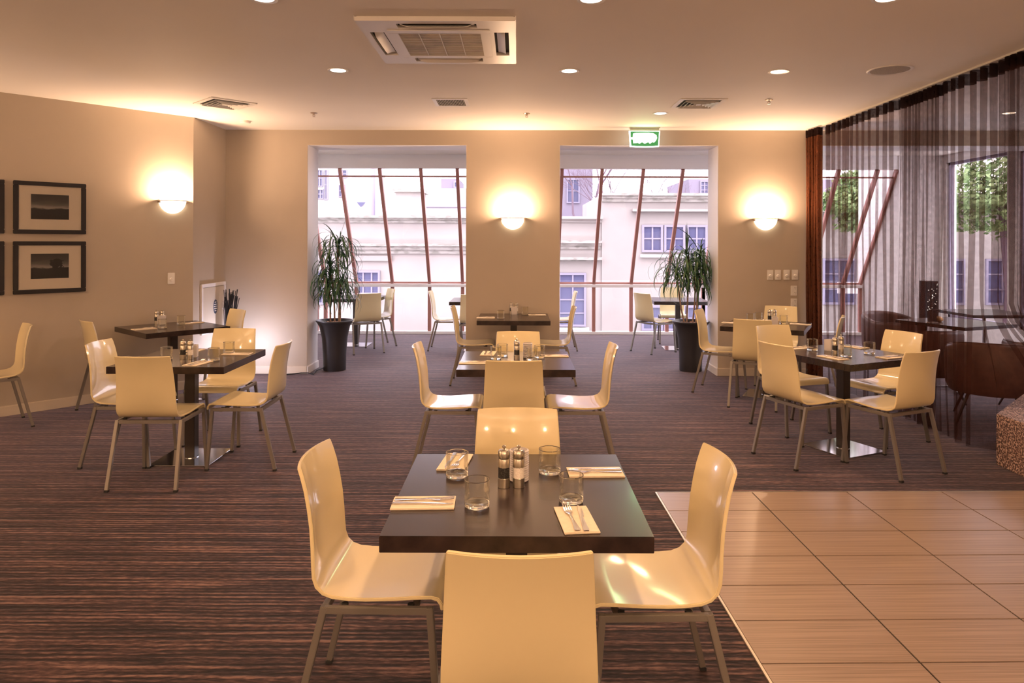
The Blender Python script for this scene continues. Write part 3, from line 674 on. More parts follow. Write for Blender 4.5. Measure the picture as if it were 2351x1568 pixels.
plate(-.020, -.0185, .93, .010).build('green_panel', M['exit_green'], r)
mb = MB(); pts = [(-.135, -.075), (-.10, -.066), (.05, -.064), (.10, -.070), (.135, -.092), (.142, -.125), (.128, -.155), (.105, -.178), (.09, -.170), (.06, -.190), (.04, -.172), (.0, -.190), (-.03, -.172), (-.06, -.190), (-.08, -.180), (-.13, -.186), (-.137, -.140), (-.168, -.140), (-.168, -.118), (-.137, -.118)]
k = len(pts); mb.add([(x, -.0215, z) for x, z in pts]+[(x, -.0203, z) for x, z in pts], [tuple(range(k-1, -1, -1)), tuple(range(k, 2*k))]+[(i, (i+1)%k, (i+1)%k+k, i+k) for i in range(k)]); mb.build('white_symbol', M['exit_white'], r)
L = bpy.data.lights.new('exit_glow', 'AREA'); L.energy = 1.2; L.color = (.35, 1, .35); L.size = .3; L.size_y = .15; L.shape = 'RECTANGLE'
b_ = bpy.data.objects.new('exit_glow', L); COL.objects.link(b_); b_.location = (1.465, 8.14, HC-.13); b_.rotation_euler = (R(-90), 0, 0)

# ------------------------------------------------------------------ wall plates
def wallmat(x, y, z, deg): return Matrix.Translation((x, y, z)) @ Matrix.Rotation(R(deg), 4, 'Z')
def dimmer(x, y, z, deg, label, rz=0):
    r = thing('dimmer_switch', label, 'switch', (x, y, z), R(deg), 'white wall dimmers')
    MB().box(-.036, .036, 0, .009, -.059, .059).build('plate', M['plastic'], r, bevel=.003)
    m_ = Matrix.Rotation(-pi/2, 4, 'X')
    MB().lathe([(.019, .009), (.019, .014), (.015, .022), (0, .023)], 20, mtx=Matrix.Translation((0, 0, -.012)) @ m_).build('knob', M['plastic'], r, smooth=True)
    MB().box(-.009, .009, .009, .012, .020, .030).build('rocker', M['plastic'], r, bevel=.001)
for k, px in enumerate((1767.3, 1784.8, 1804.8, 1824)):
    x = (px-1187)/1625*8.36; dimmer(x, bw(x), 1.194+.001*k, 180, 'white dimmer switch, %s of the four in a row beside the curtain' % ('first', 'second', 'third', 'last')[k])
p = A1+WD*((Vector((-3.608, 7.434))-A1).length); u = (392.5-1187)/1625
# left wall dimmer: where the sight line meets the wall
def wall_hit(px):
    u = (px-1187)/1625; t_ = (A1.x-u*A1.y)/(u*WD.y-WD.x); return A1+WD*t_
p = wall_hit(392.5); dimmer(p.x, p.y, 1.575-(639-553)*p.y/1625, ang, 'single white dimmer switch on the left wall below the lamp')
for k, (z, w) in enumerate(((1.010, 'upper'), (.858, 'lower'))):
    x = 3.264; r = thing('power_socket', 'white double power socket, %s one beside the curtain' % w, 'socket', (x, bw(x), z), pi, 'double wall sockets')
    MB().box(-.036, .036, 0, .009, -.058, .058).build('plate', M['plastic'], r, bevel=.002)
    for q in (.028, -.028):
        MB().box(.008, .024, .009, .012, q-.012, q+.004).build('rocker', M['plastic'], r, bevel=.001)
        for a, b_ in ((-.022, .006), (-.008, .006), (-.015, -.010)): MB().box(a-.0015, a+.0015, .0088, .0095, q+b_-.005, q+b_+.005).build('pin_slot', M['dark_slot'], r)

# ------------------------------------------------------------------ pictures
def art(name, tree):
    m = mat(name, (.1, .1, .1), .6); n, l, b = nodes(m)
    tc = n.new('ShaderNodeTexCoord'); sx = n.new('ShaderNodeSeparateXYZ'); l.new(tc.outputs['Object'], sx.inputs[0])
    mp = n.new('ShaderNodeMapping'); mp.inputs['Scale'].default_value = (4, 1, 14); l.new(tc.outputs['Object'], mp.inputs[0])
    nz = n.new('ShaderNodeTexNoise'); nz.inputs['Scale'].default_value = 1.6; nz.inputs['Detail'].default_value = 6; l.new(mp.outputs[0], nz.inputs[0])
    a = n.new('ShaderNodeMath'); a.operation = 'MULTIPLY_ADD'; a.inputs[1].default_value = .06; l.new(nz.outputs[0], a.inputs[0]); l.new(sx.outputs[2], a.inputs[2])
    cr = n.new('ShaderNodeValToRGB'); mr = n.new('ShaderNodeMapRange'); mr.inputs[1].default_value = -.08; mr.inputs[2].default_value = .14; l.new(a.outputs[0], mr.inputs[0]); l.new(mr.outputs[0], cr.inputs[0])
    e = cr.color_ramp.elements; e[0].color = (.008, .008, .008, 1); e[1].color = (.05, .048, .045, 1)
    for p_, c_ in ((.44, .012), (.47, .02), (.50, .36), (.62, .16), (.8, .07)):
        q = e.new(p_); q.color = (c_, c_*.95, c_*.88, 1)
    l.new(cr.outputs[0], b.inputs['Base Color'])
    if tree:
        vo = n.new('ShaderNodeTexNoise'); vo.inputs['Scale'].default_value = 22; vo.inputs['Detail'].default_value = 5; l.new(tc.outputs['Object'], vo.inputs[0])
        dx = n.new('ShaderNodeVectorMath'); dx.operation = 'DISTANCE'; dx.inputs[1].default_value = (.05, 0, .022); l.new(tc.outputs['Object'], dx.inputs[0])
        s = n.new('ShaderNodeMath'); s.operation = 'MULTIPLY_ADD'; s.inputs[1].default_value = .10; l.new(vo.outputs[0], s.inputs[0]); l.new(dx.outputs['Value'], s.inputs[2])
        g = n.new('ShaderNodeMath'); g.operation = 'GREATER_THAN'; g.inputs[1].default_value = .10; l.new(s.outputs[0], g.inputs[0])
        mx = n.new('ShaderNodeMix'); mx.data_type = 'RGBA'; mx.inputs[6].default_value = (.008, .008, .008, 1); l.new(g.outputs[0], mx.inputs[0]); l.new(cr.outputs[0], mx.inputs[7]); l.new(mx.outputs[2], b.inputs['Base Color'])
    return m
ART = [art('seascape_print', False), art('tree_print', True)]
def picture(c2, z, which, label):
    w, h = .292, .2405
    r = thing('framed_picture', label, 'picture', (c2.x, c2.y, z), R(ang)+pi, 'black framed photographs')   # local -y faces the room
    f_ = MB()
    for a, b_, c_, d_ in ((-w, w, h-.038, h), (-w, w, -h, -h+.038), (-w, -w+.040, -h+.038, h-.038), (w-.040, w, -h+.038, h-.038)): f_.box(a, b_, -.028, -.002, c_, d_)
    f_.build('frame', M['black'], r, bevel=.004)
    MB().box(-w+.038, w-.038, -.010, -.004, -h+.036, h-.036).build('mount', M['mat_board'], r)
    MB().box(-.155, .150, -.0115, -.0105, -.105, .125).build('photo_print', ART[which], r)
    MB().add([(-w+.04, -.014, -h+.038), (w-.04, -.014, -h+.038), (w-.04, -.014, h-.038), (-w+.04, -.014, h-.038)], [(0, 1, 2, 3)]).build('glass', M['pane_pic'], r)
pc = (wall_hit(28)+wall_hit(196))/2
for dx, w in ((0, 'right'), (-.650, 'left')):
    c2 = pc+WD*dx
    picture(c2, 1.878, 0, 'black framed seascape photograph, upper %s of the group on the left wall' % w)
    picture(c2, 1.328, 1, 'black framed photograph of trees at dusk, lower %s of the group' % w)

# ------------------------------------------------------------------ access door, twigs, uplight
r = thing('access_panel', 'small white service hatch with a dark oval sticker on the short return wall', 'hatch', (-3.472, 8.07, .54))
f_ = MB()
for a, b_, c_, d_ in ((-.32, .32, .52, .56), (-.32, .32, 0, .035), (-.32, -.285, .035, .52), (.285, .32, .035, .52)): f_.box(0, .022, a, b_, c_, d_)
f_.build('surround', M['white'], r, bevel=.003)
d_ = MB().box(0, .014, -.28, .28, .04, .515).build('door', M['base'], r, bevel=.002)
q = [(.0155, .045+.055*cos(2*pi*k/24), .285+.082*sin(2*pi*k/24)) for k in range(24)]
MB().add(q+[(.0142, y, z) for _, y, z in q], [tuple(range(24))]+[(i, (i+1)%24, (i+1)%24+24, i+24) for i in range(24)]).build('oval_sticker', M['sign_blue'], d_)
for k, (y0, y1, z) in enumerate(((.02, .07, .335), (.005, .085, .31), (.0, .09, .287), (.005, .085, .262), (.02, .07, .238))):
    MB().box(.0156, .0159, y0, y1, z-.005, z+.005).build('sticker_line', M['plastic'], d_)
MB().tube([(.014, .245, .245), (.034, .245, .255), (.034, .245, .315), (.014, .245, .325)], .004).build('handle', M['chrome'], d_, smooth=True)
r = thing('twig_bundle', 'bundle of black decorative twigs standing in the left corner', 'decoration', (-3.32, 8.13, 0))
MB().lathe([(.045, 0), (.06, .05), (.065, .30), (.05, .40), (.045, .40), (.055, .29), (.04, .02), (0, .02)], 20).build('vase', M['pot'], r, smooth=True)
for k in range(38):
    a, rr = random.uniform(0, 2*pi), random.uniform(0, .04); tx_, ty_ = random.uniform(-.04, .11), random.uniform(-.06, .05); zt = random.uniform(.90, 1.03)
    pts = [(rr*cos(a)+(tx_-rr*cos(a))*s+random.uniform(-.008, .008), rr*sin(a)+(ty_-rr*sin(a))*s+random.uniform(-.008, .008), .03+(zt-.03)*s) for s in [i/7 for i in range(8)]]
    MB().tube(pts, random.uniform(.005, .009), 5, .004).build('twig', M['stick'], r, smooth=True)
r = thing('floor_uplight', 'small floor uplight washing the left corner wall, hidden behind the chairs', 'lamp', (-3.10, 8.02, 0))
MB().lathe([(.05, 0), (.05, .16), (.045, .16), (.043, .14)], 20).build('housing', M['black'], r, smooth=True)
MB().lathe([(0, .150), (.043, .150)], 20).build('lens', M['uplight'], r)
L = bpy.data.lights.new('uplight_beam', 'POINT'); L.energy = 17; L.color = (.86, .80, 1); L.shadow_soft_size = .04
b_ = bpy.data.objects.new('uplight_beam', L); COL.objects.link(b_); b_.location = (-3.08, 8.02, .34)
tag(MB().tube([(-2.75, 8.33, .006), (-2.62, 8.355, .012), (-2.55, 8.36, .02), (-2.47, 8.375, .018), (-2.40, 8.34, .008), (-2.44, 8.6, .006), (-2.40, 8.85, .005)], .007, 8).build('power_cable', M['rubber'], smooth=True),
    'thin black cable lying on the carpet round the left corner of the left opening', 'cable')

# ------------------------------------------------------------------ potted dracaenas
def leaf_mesh(L_, up, droop, w):
    P = []; N = 9; x = z = 0; a = up
    for i in range(N+1):
        s = i/N; ww = w*(.55+1.8*s*(1-s))*(1-s**4)+.0004
        P.append([(-ww, x, z+.15*ww), (0, x, z), (ww, x, z+.15*ww)]); a -= droop/N*(1+.8*s); x += L_/N*cos(a); z += L_/N*sin(a)
    return MB().grid(P).mesh('leaf', M['leaf'], smooth=True)
LV = [leaf_mesh(random.uniform(.40, .60), R(u), R(d)*1.25, random.uniform(.0065, .0105)) for u, d in ((86, 12), (75, 45), (68, 100), (62, 115), (56, 118), (50, 112), (42, 108), (32, 98), (68, 122), (50, 118), (20, 85), (78, 122))]
def plant(x, y, label, heads, seed, side, clear):
    random.seed(seed); r = thing('potted_dracaena', label, 'plant', (x, y, 0), 0, 'potted plants in the openings')
    MB().lathe([(.0, 0), (.132, 0), (.136, .01), (.140, .20), (.155, .40), (.185, .54), (.212, .585), (.225, .598), (.225, .612), (.212, .612), (.190, .585), (.165, .54), (.0, .54)], 40).build('pot', M['pot'], r, smooth=True, merge=True)
    so_ = MB(); so_.lathe([(0, .572), (.1, .568), (.178, .555)], 20); 
    for k in range(40):
        a, q = random.uniform(0, 2*pi), random.uniform(.02, .16); c = Matrix.Translation((q*cos(a), q*sin(a), .578)) @ Matrix.Rotation(random.uniform(0, 3), 4, 'Z') @ Matrix.Rotation(random.uniform(-.4, .4), 4, 'X')
        so_.box(-.018, .018, -.010, .010, -.006, .006, c)
    tag(so_.build('bark_chips', M['soil'], r), kind='stuff')
    for hx, hy, hz, bx, nl, spread, ls in heads:
        pts = [(bx+(hx-bx)*s+.02*sin(3*s+bx*40), hy*s, .56+(hz-.56)*s) for s in [i/8 for i in range(9)]]
        MB().tube(pts, .011, 7, .009).build('stem', M['stem'], r, smooth=True)
        for k in range(nl):
            s = k/nl; me = LV[int(random.triangular(0, 11.99, 2+9*s))]
            o = obj('leaf', me, r); zz = hz+.02-spread*s**1.3; f = (zz-.56)/(hz-.56) if zz < hz else 1
            o.location = (bx+(hx-bx)*f, hy*f, zz); sc = ls*random.uniform(.75, 1.15)
            o.rotation_euler = (random.uniform(-.15, .15), random.uniform(-.2, .2), k*2.4+random.uniform(-.3, .3)); o.scale = (1, sc, sc)
            hx_ = -sin(o.rotation_euler.z)*side; reach = max(v.co.y for v in me.vertices)*sc; room = clear-.035-side*o.location.x
            if hx_ > 0 and reach*hx_ > room: o.scale = (1, sc*max(.08, room)/(reach*hx_), sc); o.rotation_euler.x = abs(o.rotation_euler.x)*.3; o.rotation_euler.y *= .3
plant(-2.235, 8.68, 'tall spiky dracaena with one high crown, in the black pot at the left opening',
      [(.05, .0, 1.54, .03, 74, .20, 1.05), (-.06, -.02, 1.26, .0, 90, .24, 1.08), (.08, .05, 1.08, .045, 70, .2, .92), (-.10, .03, 1.04, -.03, 64, .2, .92)], 3, -1, .255)
plant(2.136, 8.70, 'bushy dracaena with several low crowns, in the black pot at the right opening',
      [(-.05, 0, 1.42, -.03, 68, .2, 1.05), (.12, .02, 1.40, .04, 68, .2, 1.05), (-.18, .03, 1.24, -.06, 60, .2, 1.02), (.04, -.05, 1.22, .01, 56, .2, 1.0), (.12, -.03, 1.14, .05, 46, .2, .95)], 5, 1, .232)

# ------------------------------------------------------------------ curtains
def wave_curtain(name, label, y0, y1, lam, amp, x0, seed, z0=.015, mt='sheer', sway=.03, bill=True):
    rd = random.Random(seed); r = thing(name, label, 'curtain', (x0, y0, 0), 0, 'brown sheer curtain panels')
    n_ = max(8, int(abs(y1-y0)/lam*12)); ph = [0]; fo = [rd.uniform(0, 6) for _ in range(6)]
    lams = []
    for i in range(n_):
        s = i/n_; lams.append(lam*(1+.22*sin(9*s+fo[0])+.15*sin(23*s+fo[1]))); ph.append(ph[-1]+2*pi/n_*abs(y1-y0)/lams[-1])
    def pt(i, z):
        s = i/n_; y = y0+(y1-y0)*s; k = (HC-z)/HC; p_ = ph[i]
        a = amp*(1+.25*sin(5*s+fo[2]))*(1-.35*k*(.5+.5*sin(p_*.31+fo[3])))
        q = p_+k*(.9*sin(p_*.17+fo[4])+.5*sin(p_*.45+3*k))
        x = a*sin(q)+a*.18*sin(2*q+fo[5])*k+.02*k*sin(1.7*p_*.2+5*k)
        yy = y+.012*sin(2*q)+sway*k*k*sin(p_*.13+fo[1])
        if bill:                                   # the cloth is drawn back behind the stone block
            g = min(1, max(0, (5.45-yy)/.5)); g = g*g*(3-2*g); hz = min(1, max(0, (1.15-z)/.75)); hz = hz*hz*(3-2*hz); x += .60*g*hz
        return (x, yy-y0, z)
    zs = [z0+(2.795-z0)*(j/22) for j in range(23)]
    MB().grid([[pt(i, z) for i in range(n_+1)] for z in zs]).build('cloth', M[mt], r, smooth=True)
    MB().grid([[pt(i, z) for i in range(n_+1)] for z in (2.796, 2.84, 2.885)]).build('header_tape', M['sheer_tape'], r, smooth=True)
    return r
XC = 3.45
wave_curtain('sheer_curtain', 'dark red-brown curtain gathered tightly beside the wall sockets', 8.31, 8.00, .062, .055, 3.43, 2, mt='sheer_dense', sway=.02, bill=False)
wave_curtain('sheer_curtain', 'sheer brown curtain panel nearest the gathered one, glazing seen through it', 7.98, 6.46, .125, .030, XC+.02, 3)
wave_curtain('sheer_curtain', 'sheer brown curtain panel bunched in the middle of the track', 6.44, 5.84, .062, .034, XC+.04, 4)
wave_curtain('sheer_curtain', 'sheer brown curtain panel in front of the brown tub chairs', 5.80, 5.02, .120, .034, XC+.03, 5)
wave_curtain('sheer_curtain', 'sheer brown curtain panel at the right edge of the picture', 5.00, 3.9, .068, .040, XC+.01, 6)
tag(MB().box(XC-.02, XC+.05, 3.7, 8.33, HC-.014, HC).build('curtain_track', M['plastic_dim']), 'slim ceiling track carrying the brown sheer curtains', 'curtain track')
# speckled block
tag(MB().prism([(3.415, 5.04), (3.40, 3.9), (4.6, 3.9), (4.6, 5.3), (4.15, 5.775)], 0, .362).build('stone_block', M['terrazzo'], bevel=.006), 'low speckled brown stone block at the right edge in front of the curtain', 'block')

# ------------------------------------------------------------------ lounge behind the curtain
def tub_proto():
    r = thing('tub_chair', 'x', 'armchair'); n_ = 30; th = .06
    P = []                                          # shell: an open ring, wall of leather
    def ring(rad, zt, zb):
        out = []
        for i in range(n_+1):
            a = R(-55)+R(290)*i/n_; k = .5+.5*cos(a-pi/2-0); top = zt-.14*(1-max(0, sin(a)))**1.5*.6
            out.append((rad*cos(a)*1.02, rad*sin(a), a, top))
        return out
    o_, i_ = ring(.345, .72, .27), ring(.285, .72, .27)
    rows = [[(x*.90, y*.90, .27) for x, y, a, t_ in o_], [(x*.98, y*.98, .33) for x, y, a, t_ in o_], [(x, y, .5) for x, y, a, t_ in o_], [(x*1.01, y*1.01, t_-.03) for x, y, a, t_ in o_], [(x*.97, y*.97, t_) for x, y, a, t_ in o_],
            [(x*1.04, y*1.04, t_) for x, y, a, t_ in i_], [(x, y, t_-.03) for x, y, a, t_ in i_], [(x, y, .40) for x, y, a, t_ in i_]]
    MB().grid(rows).build('shell', M['leather'], r, smooth=True, solid=-.004, ang=80)
    MB().lathe([(0, .27), (.30, .27), (.315, .30)], 28).build('underside', M['leather'], r, smooth=True)
    MB().lathe([(.282, .31), (.290, .35), (.288, .42), (.26, .445), (0, .45)], 28).build('seat_cushion', M['leather'], r, smooth=True)
    MB().tube([(x*.97, y*.97, t_+.002) for x, y, a, t_ in o_], .006, 6).build('piping', M['leather'], r, smooth=True)
    for sx in (-1, 1):
        for sy in (-1, 1): MB().tube([(sx*.17, sy*.17, .28), (sx*.27, sy*.27, 0)], .014, 8, .010).build('leg', M['black'], r, smooth=True)
    return r
tb = tub_proto()
tubs = [(4.20, 6.27, -30, 'brown leather tub chair nearest the speckled block, seen from behind through the curtain'),
        (4.10, 7.15, 0, 'brown leather tub chair left of the lounge table, back to the curtain'),
        (4.55, 8.55, 200, 'brown leather tub chair with a high curved back beyond the lounge table'),
        (5.05, 6.75, 20, 'brown leather tub chair right of the others, half hidden by curtain folds')]
for i, (x, y, d, lb) in enumerate(tubs):
    c = tb if i == 0 else copy_tree(tb); c.location = (x, y, 0); c.rotation_euler = (0, 0, R(d-180)); c['label'] = lb; c['group'] = 'brown tub chairs behind the curtain'
def lounge_table(x, y, deg, label, w=.40):
    r = thing('lounge_table', label, 'table', (x, y, 0), R(deg), 'lounge tables')
    MB().box(-w, w, -w, w, .695, .73).build('tabletop', M['wenge'], r, bevel=.002)
    MB().lathe([(.028, .03), (.025, .695)], 16).build('column', M['chrome'], r, smooth=True)
    for k in range(4): MB().beam((0, 0, .035), (.27*cos(pi/2*k+pi/4), .27*sin(pi/2*k+pi/4), .012), .03, .018).build('foot', M['chrome'], r, bevel=.002)
    return r
lounge_table(4.70, 7.60, 22, 'dark lounge table behind the curtain with a bread roll on it')
lounge_table(5.75, 8.7, 0, 'pale lounge table farther back behind the curtain')
r = thing('bread_roll', 'round brown bread roll on the lounge table behind the curtain', 'bread', (4.52, 7.60, .7302))
MB().lathe([(0, 0), (.035, .002), (.052, .02), (.048, .042), (.025, .058), (0, .061)], 20).build('crust', M['bread'], r, smooth=True)
r = thing('menu_holder', 'dark rectangular menu holder on the lounge table behind the curtain', 'holder', (4.40, 7.50, .7302), R(10))
MB().box(-.05, .05, -.004, .004, .01, .13).build('card', M['black'], r); MB().box(-.055, .055, -.02, .02, 0, .012).build('foot', M['plastic'], r)
r = thing('perforated_lamp', 'tall dark lantern with punched dots against the sun room wall', 'lantern', (6.05, 10.4, 0))
MB().box(-.10, .10, -.10, .10, .0, .45).build('pedestal', M['white'], r, bevel=.004)
MB().box(-.09, .09, -.09, .09, .452, 1.02).build('shade', M['black'], r, bevel=.004)
random.seed(11)
for k in range(26):
    x_, z_ = random.uniform(-.07, .07), random.uniform(.50, .98)
    mb = MB().lathe([(0, 0), (.007, 0), (.007, .002)], 8, mtx=Matrix.Translation((x_, -.0905, z_)) @ Matrix.Rotation(pi/2, 4, 'X')); mb.build('dot', M['exit_white'], r)

# ------------------------------------------------------------------ outside
tag(MB().box(-40, 40, 12.3, 60, -1.7, -1.5).build('street', M['asphalt']), kind='structure')
def win(parent, x0, x1, z0, z1, y, nc, nr, deep=.06, glass='win_glass', fw=.05):
    f_ = MB(); w = x1-x0; h = z1-z0
    for a, b_, c_, d_ in ((x0, x1, z1-fw, z1), (x0, x1, z0, z0+fw), (x0, x0+fw, z0+fw, z1-fw), (x1-fw, x1, z0+fw, z1-fw)): f_.box(a, b_, y-deep, y+.01, c_, d_)
    for k in range(1, nc): x = x0+w*k/nc; f_.box(x-.018, x+.018, y-deep*.7, y+.01, z0+fw, z1-fw)
    for k in range(1, nr): z = z0+h*k/nr; f_.box(x0+fw, x1-fw, y-deep*.6, y+.01, z-.016, z+.016)
    o = f_.build('window', M['win_frame'], parent)
    for i in range(nc):
        for j in range(nr):
            xa, xb = x0+w*i/nc+.02, x0+w*(i+1)/nc-.02; za, zb = z0+h*j/nr+.018, z0+h*(j+1)/nr-.018
            MB().box(xa, xb, y-.012, y+.0, za, zb).build('pane', M[glass], o)
SC = 17/1625
def fx(px, Y=17): return (px-1187)/1625*Y
def fz(py, Y=17): return 1.575-(py-555.5)/1625*Y
def cornice(parent, x0, x1, zt, y, h=.20, mt='moss'):
    mb = MB().box(x0-.02, x1+.02, y-.22, y+.02, zt-.06, zt).box(x0-.01, x1+.01, y-.14, y+.02, zt-h*.6, zt-.06).box(x0, x1, y-.07, y+.02, zt-h, zt-h*.6); mb.build('cornice', M[mt], parent)
g = 'buildings across the street'
B = thing('street_building', 'long low cream stucco building behind the left opening, two mossy cornices', 'building', (0, 0, 0), 0, g)
MB().box(-12, -.30, 17, 22, -1.5, fz(497)).build('wall', M['stucco'], B)
cornice(B, -12, -.3, fz(496), 17, .17); cornice(B, -12, -.3, fz(560), 17, .24)
MB().box(-12, fx(900), 16.93, 17, fz(600), fz(588)).build('string_course', M['stucco'], B)
win(B, fx(815), fx(873), fz(700), fz(622), 17, 3, 3); win(B, fx(680), fx(745), fz(700), fz(622), 17, 3, 3)
MB().box(fx(902), fx(962), 17.3, 18.2, fz(497), fz(436)).build('chimney', M['stucco'], B); MB().box(fx(897), fx(968), 17.2, 18.3, fz(440), fz(432)).build('chimney_cap', M['moss'], B)
B = thing('street_building', 'cream stucco building right of the pillar with a sash window, lower block', 'building', (0, 0, 0), 0, g)
MB().box(-.295, 2.02, 17, 22, -1.5, fz(498)).build('wall', M['stucco'], B)
cornice(B, -.295, 2.02, fz(497), 17, .14, 'stucco'); cornice(B, -.295, 1.99, fz(552), 17, .20); cornice(B, -.295, 2.0, fz(590), 17, .10)
win(B, .70, fx(1345), fz(749), fz(626), 17, 3, 4, glass='win_glass')
MB().box(.6, fx(1352), 16.9, 17, fz(757), fz(751)).build('window_ledge', M['stucco_w'], B)
B = thing('street_building', 'taller cream stucco building with a triple lilac casement window', 'building', (0, 0, 0), 0, g)
MB().box(2.025, 13, 16.95, 22, -1.5, fz(446)).build('wall', M['stucco'], B)
cornice(B, 2.025, 13, fz(444), 16.95, .20); cornice(B, fx(1450), 13, fz(480), 16.95, .08, 'stucco')
for k in range(3): win(B, fx(1472)+k*.53, fx(1472)+k*.53+.50, fz(578), fz(516), 16.95, 2, 2)
MB().box(fx(1468), fx(1628), 16.85, 16.95, fz(590), fz(583)).build('window_ledge', M['stucco_w'], B)
for k in range(3): win(B, fx(1472)+k*.53, fx(1472)+k*.53+.50, fz(757), fz(700), 16.95, 2, 2)
for k in range(5): win(B, 6.0+k*1.3, 6.8+k*1.3, .1, 1.2, 16.95, 2, 3)
B = thing('street_building', 'white tall building with lilac windows at the far left behind the low one', 'building', (0, 0, 0), 0, g)
MB().box(-14, -5.6, 24, 30, -1.5, 7).build('wall', M['stucco_w'], B)
for px0, px1, py0, py1 in ((726, 741, 391, 430), (744, 753, 391, 460), (728, 743, 436, 458), (776, 797, 391, 410), (777, 792, 425, 454)): win(B, fx(px0, 24), fx(px1, 24), fz(py1, 24), fz(py0, 24), 24, 2, 2, fw=.03)
B = thing('gabled_dormer', 'small pale gabled dormer with a dark triangular window above the left roofline', 'dormer', (0, 0, 0), 0, g)
x0, x1, zt, zb = fx(809, 20), fx(848, 20), fz(459, 20), fz(500, 20); xm = (x0+x1)/2
MB().add([(x0-.3, 20, zb), (x1+.6, 20, zb), (x1+.3, 20, zt-.02), (x0, 20, zt), (x0-.3, 23, zb), (x1+.6, 23, zb), (x1+.3, 23, zt-.02), (x0, 23, zt)], [(0, 1, 2, 3), (7, 6, 5, 4), (3, 2, 6, 7), (0, 3, 7, 4), (1, 5, 6, 2)]).build('wall', M['stucco_w'], B)
MB().add([(xm-.12, 19.97, zt-.08), (xm+.14, 19.97, zt-.08), (xm+.0, 19.97, zt-.22)], [(0, 1, 2)]).build('window', M['win_glass'], B)
B = thing('vent_pipe', 'tall lilac pipe rising above the roof behind the left opening', 'pipe', (fx(856, 18), 18, fz(497)+.001), 0)
MB().lathe([(.055, 0), (.055, 1.6)], 12).build('pipe', M['win_frame'], B, smooth=True); MB().lathe([(.075, 1.6), (.075, 1.66)], 12).build('collar', M['win_frame'], B)
B = thing('street_building', 'white boxy rooftop building with a lilac plant room beyond the chimney', 'building', (0, 0, 0), 0, g)
MB().box(fx(978, 26), fx(1100, 26), 26, 30, -1.5, fz(433, 26)).build('wall', M['stucco_w'], B); MB().box(fx(1008, 26), fx(1050, 26), 26.5, 29, fz(433, 26), fz(408, 26)).build('plant_room', M['stucco_g'], B)
MB().box(fx(978, 26), fx(1100, 26), 25.95, 26, fz(477, 26), fz(475, 26)).build('string_course', M['stucco_g'], B)
win(B, fx(1038, 26), fx(1050, 26), fz(430, 26), fz(414, 26), 26.49, 1, 1)
B = thing('street_building', 'grey-lilac tall building behind the bare tree right of the pillar', 'building', (0, 0, 0), 0, g)
MB().box(fx(1200, 26), fx(1360, 26), 26, 30, -1.5, 9).build('wall', M['stucco_g'], B)
for j in range(3): win(B, fx(1300, 26), fx(1330, 26), 3.0+j*1.6, 3.9+j*1.6, 26, 2, 2)
B = thing('street_building', 'far lilac building at the upper right of the right opening', 'building', (0, 0, 0), 0, g)
MB().add([(fx(1580, 28), 28, fz(410, 28)), (14, 28, fz(410, 28)), (14, 28, -1.5), (fx(1608, 28), 28, -1.5), (fx(1580, 28), 32, fz(410, 28)), (14, 32, fz(410, 28)), (14, 32, -1.5), (fx(1608, 28), 32, -1.5)], [(3, 2, 1, 0), (4, 5, 6, 7), (0, 1, 5, 4), (0, 4, 7, 3), (1, 2, 6, 5)]).build('wall', M['stucco_g'], B)
win(B, fx(1606, 28), fx(1626, 28), fz(446, 28), fz(414, 28), 28, 2, 3)
B = thing('side_building', 'grey rendered building seen through the side window and curtain', 'building', (0, 0, 0), 0, g)
MB().box(12.5, 13, -6, 16.7, -1.5, 2.6).build('wall', M['stucco_w'], B)
for k in range(6):
    MB().box(12.30, 12.5, -6, 16.7, -.9+k*.62, -.78+k*.62).build('string_course', M['stucco_w'], B)
mb = thing('street_sign', 'white board with three pink blocks outside, seen through the curtain', 'sign', (0, 0, 0))
y_ = 14.0; x0, x1 = fx(1925, y_), fx(2062, y_)
MB().box(x0, x1, y_, y_+.06, fz(672, y_), fz(646, y_)).build('board', M['stucco_w'], mb)
for a, b_ in ((1975, 1992), (1996, 2012), (2017, 2034)): MB().box(fx(a, y_), fx(b_, y_), y_-.01, y_, fz(659, y_), fz(647, y_)).build('block', M['pink'], mb)
for a in (x0+.1, x1-.1): MB().box(a-.03, a+.03, y_+.01, y_+.05, -1.5, fz(672, y_)).build('post', M['grey_metal'], mb)
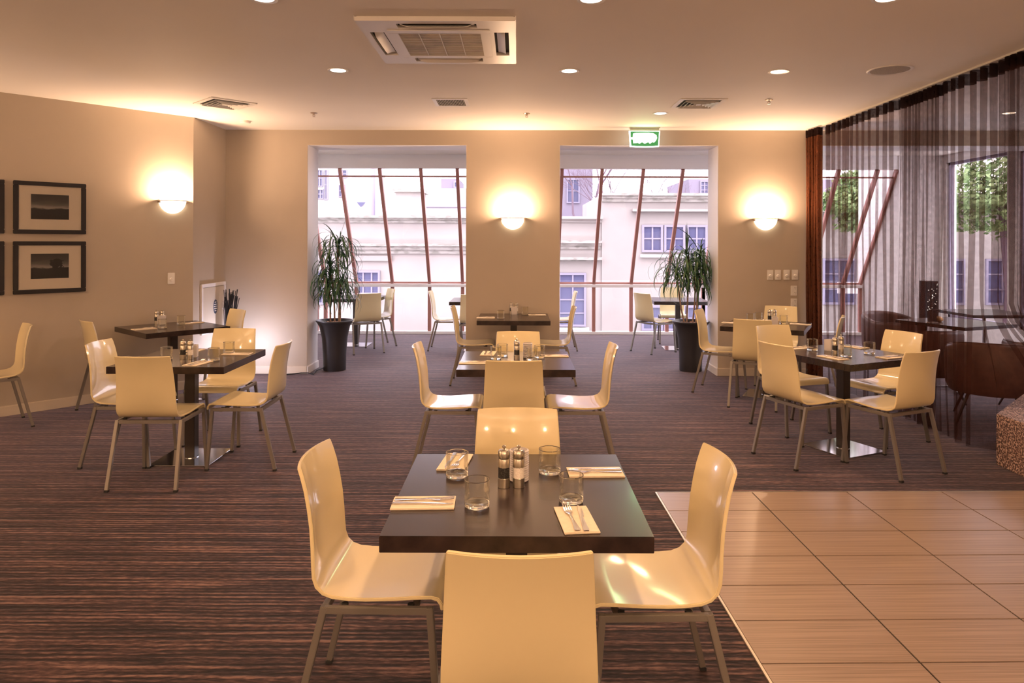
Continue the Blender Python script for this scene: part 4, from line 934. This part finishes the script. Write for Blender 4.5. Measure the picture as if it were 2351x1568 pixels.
# bare tree
def bare_tree(x, y, h, label, seed):
    rd = random.Random(seed); r = thing('bare_tree', label, 'tree', (x, y, -1.5), 0, 'street trees'); trunk = MB(); br = MB()
    def grow(p, d, L_, rad, lev, mb):
        q = p+d*L_; m_ = (p+q)/2+Vector((rd.uniform(-1, 1), rd.uniform(-1, 1), 0))*L_*.05
        mb.tube([p, m_, q], rad, 4 if lev > 1 else 7, rad*.7)
        if lev < 7:
            for k in range(3 if lev in (0, 1, 2, 3) else 2):
                dd = (d+Vector((rd.uniform(-.6, .6), rd.uniform(-.6, .6), rd.uniform(-.1, .35)))).normalized(); grow(q, dd, L_*rd.uniform(.55, .78), rad*.58, lev+1, br)
    grow(Vector((0, 0, 0)), Vector((0, 0, 1)), h*.42, .07, 0, trunk)
    trunk.build('trunk', M['bark'], r, smooth=True); tag(br.build('branches', M['bark'], r), kind='stuff')
bare_tree(fx(1330, 23), 23, 7.5, 'leafless tree with fine twigs above the low roof right of the pillar', 3)
bare_tree(fx(1462, 23.5), 23.5, 5.6, 'smaller leafless tree just right of the other bare one', 9)
def leafy(x, y, h, rad, label, seed):
    rd = random.Random(seed); r = thing('street_tree', label, 'tree', (x, y, -1.5), 0, 'street trees')
    MB().tube([(0, 0, 0), (.1, 0, h*.4), (0, .1, h*.7)], .12, 8, .06).build('trunk', M['bark'], r, smooth=True)
    mb = MB()
    for k in range(5200):
        while True:
            v = Vector((rd.uniform(-1, 1), rd.uniform(-1, 1), rd.uniform(-1, 1)))
            if v.length < 1: break
        v *= (.75+.25*sin(v.x*7)*cos(v.z*6)); c = Vector((v.x*rad, v.y*rad, h*.75+v.z*rad*.8)); a = Vector((rd.uniform(-1, 1), rd.uniform(-1, 1), rd.uniform(-1, 1))).normalized()*.055; b_ = a.orthogonal().normalized()*.04
        mb.add([c-a, c+b_, c+a, c-b_], [(0, 1, 2, 3)])
    tag(mb.build('foliage', M['foliage'], r), kind='stuff')
leafy(9.1, 13.2, 5.4, 1.5, 'green leafy tree outside the side window, behind the curtain', 1)
leafy(7.6, 15.2, 5.3, 1.3, 'green leafy tree outside the glazing, behind the curtain', 2)
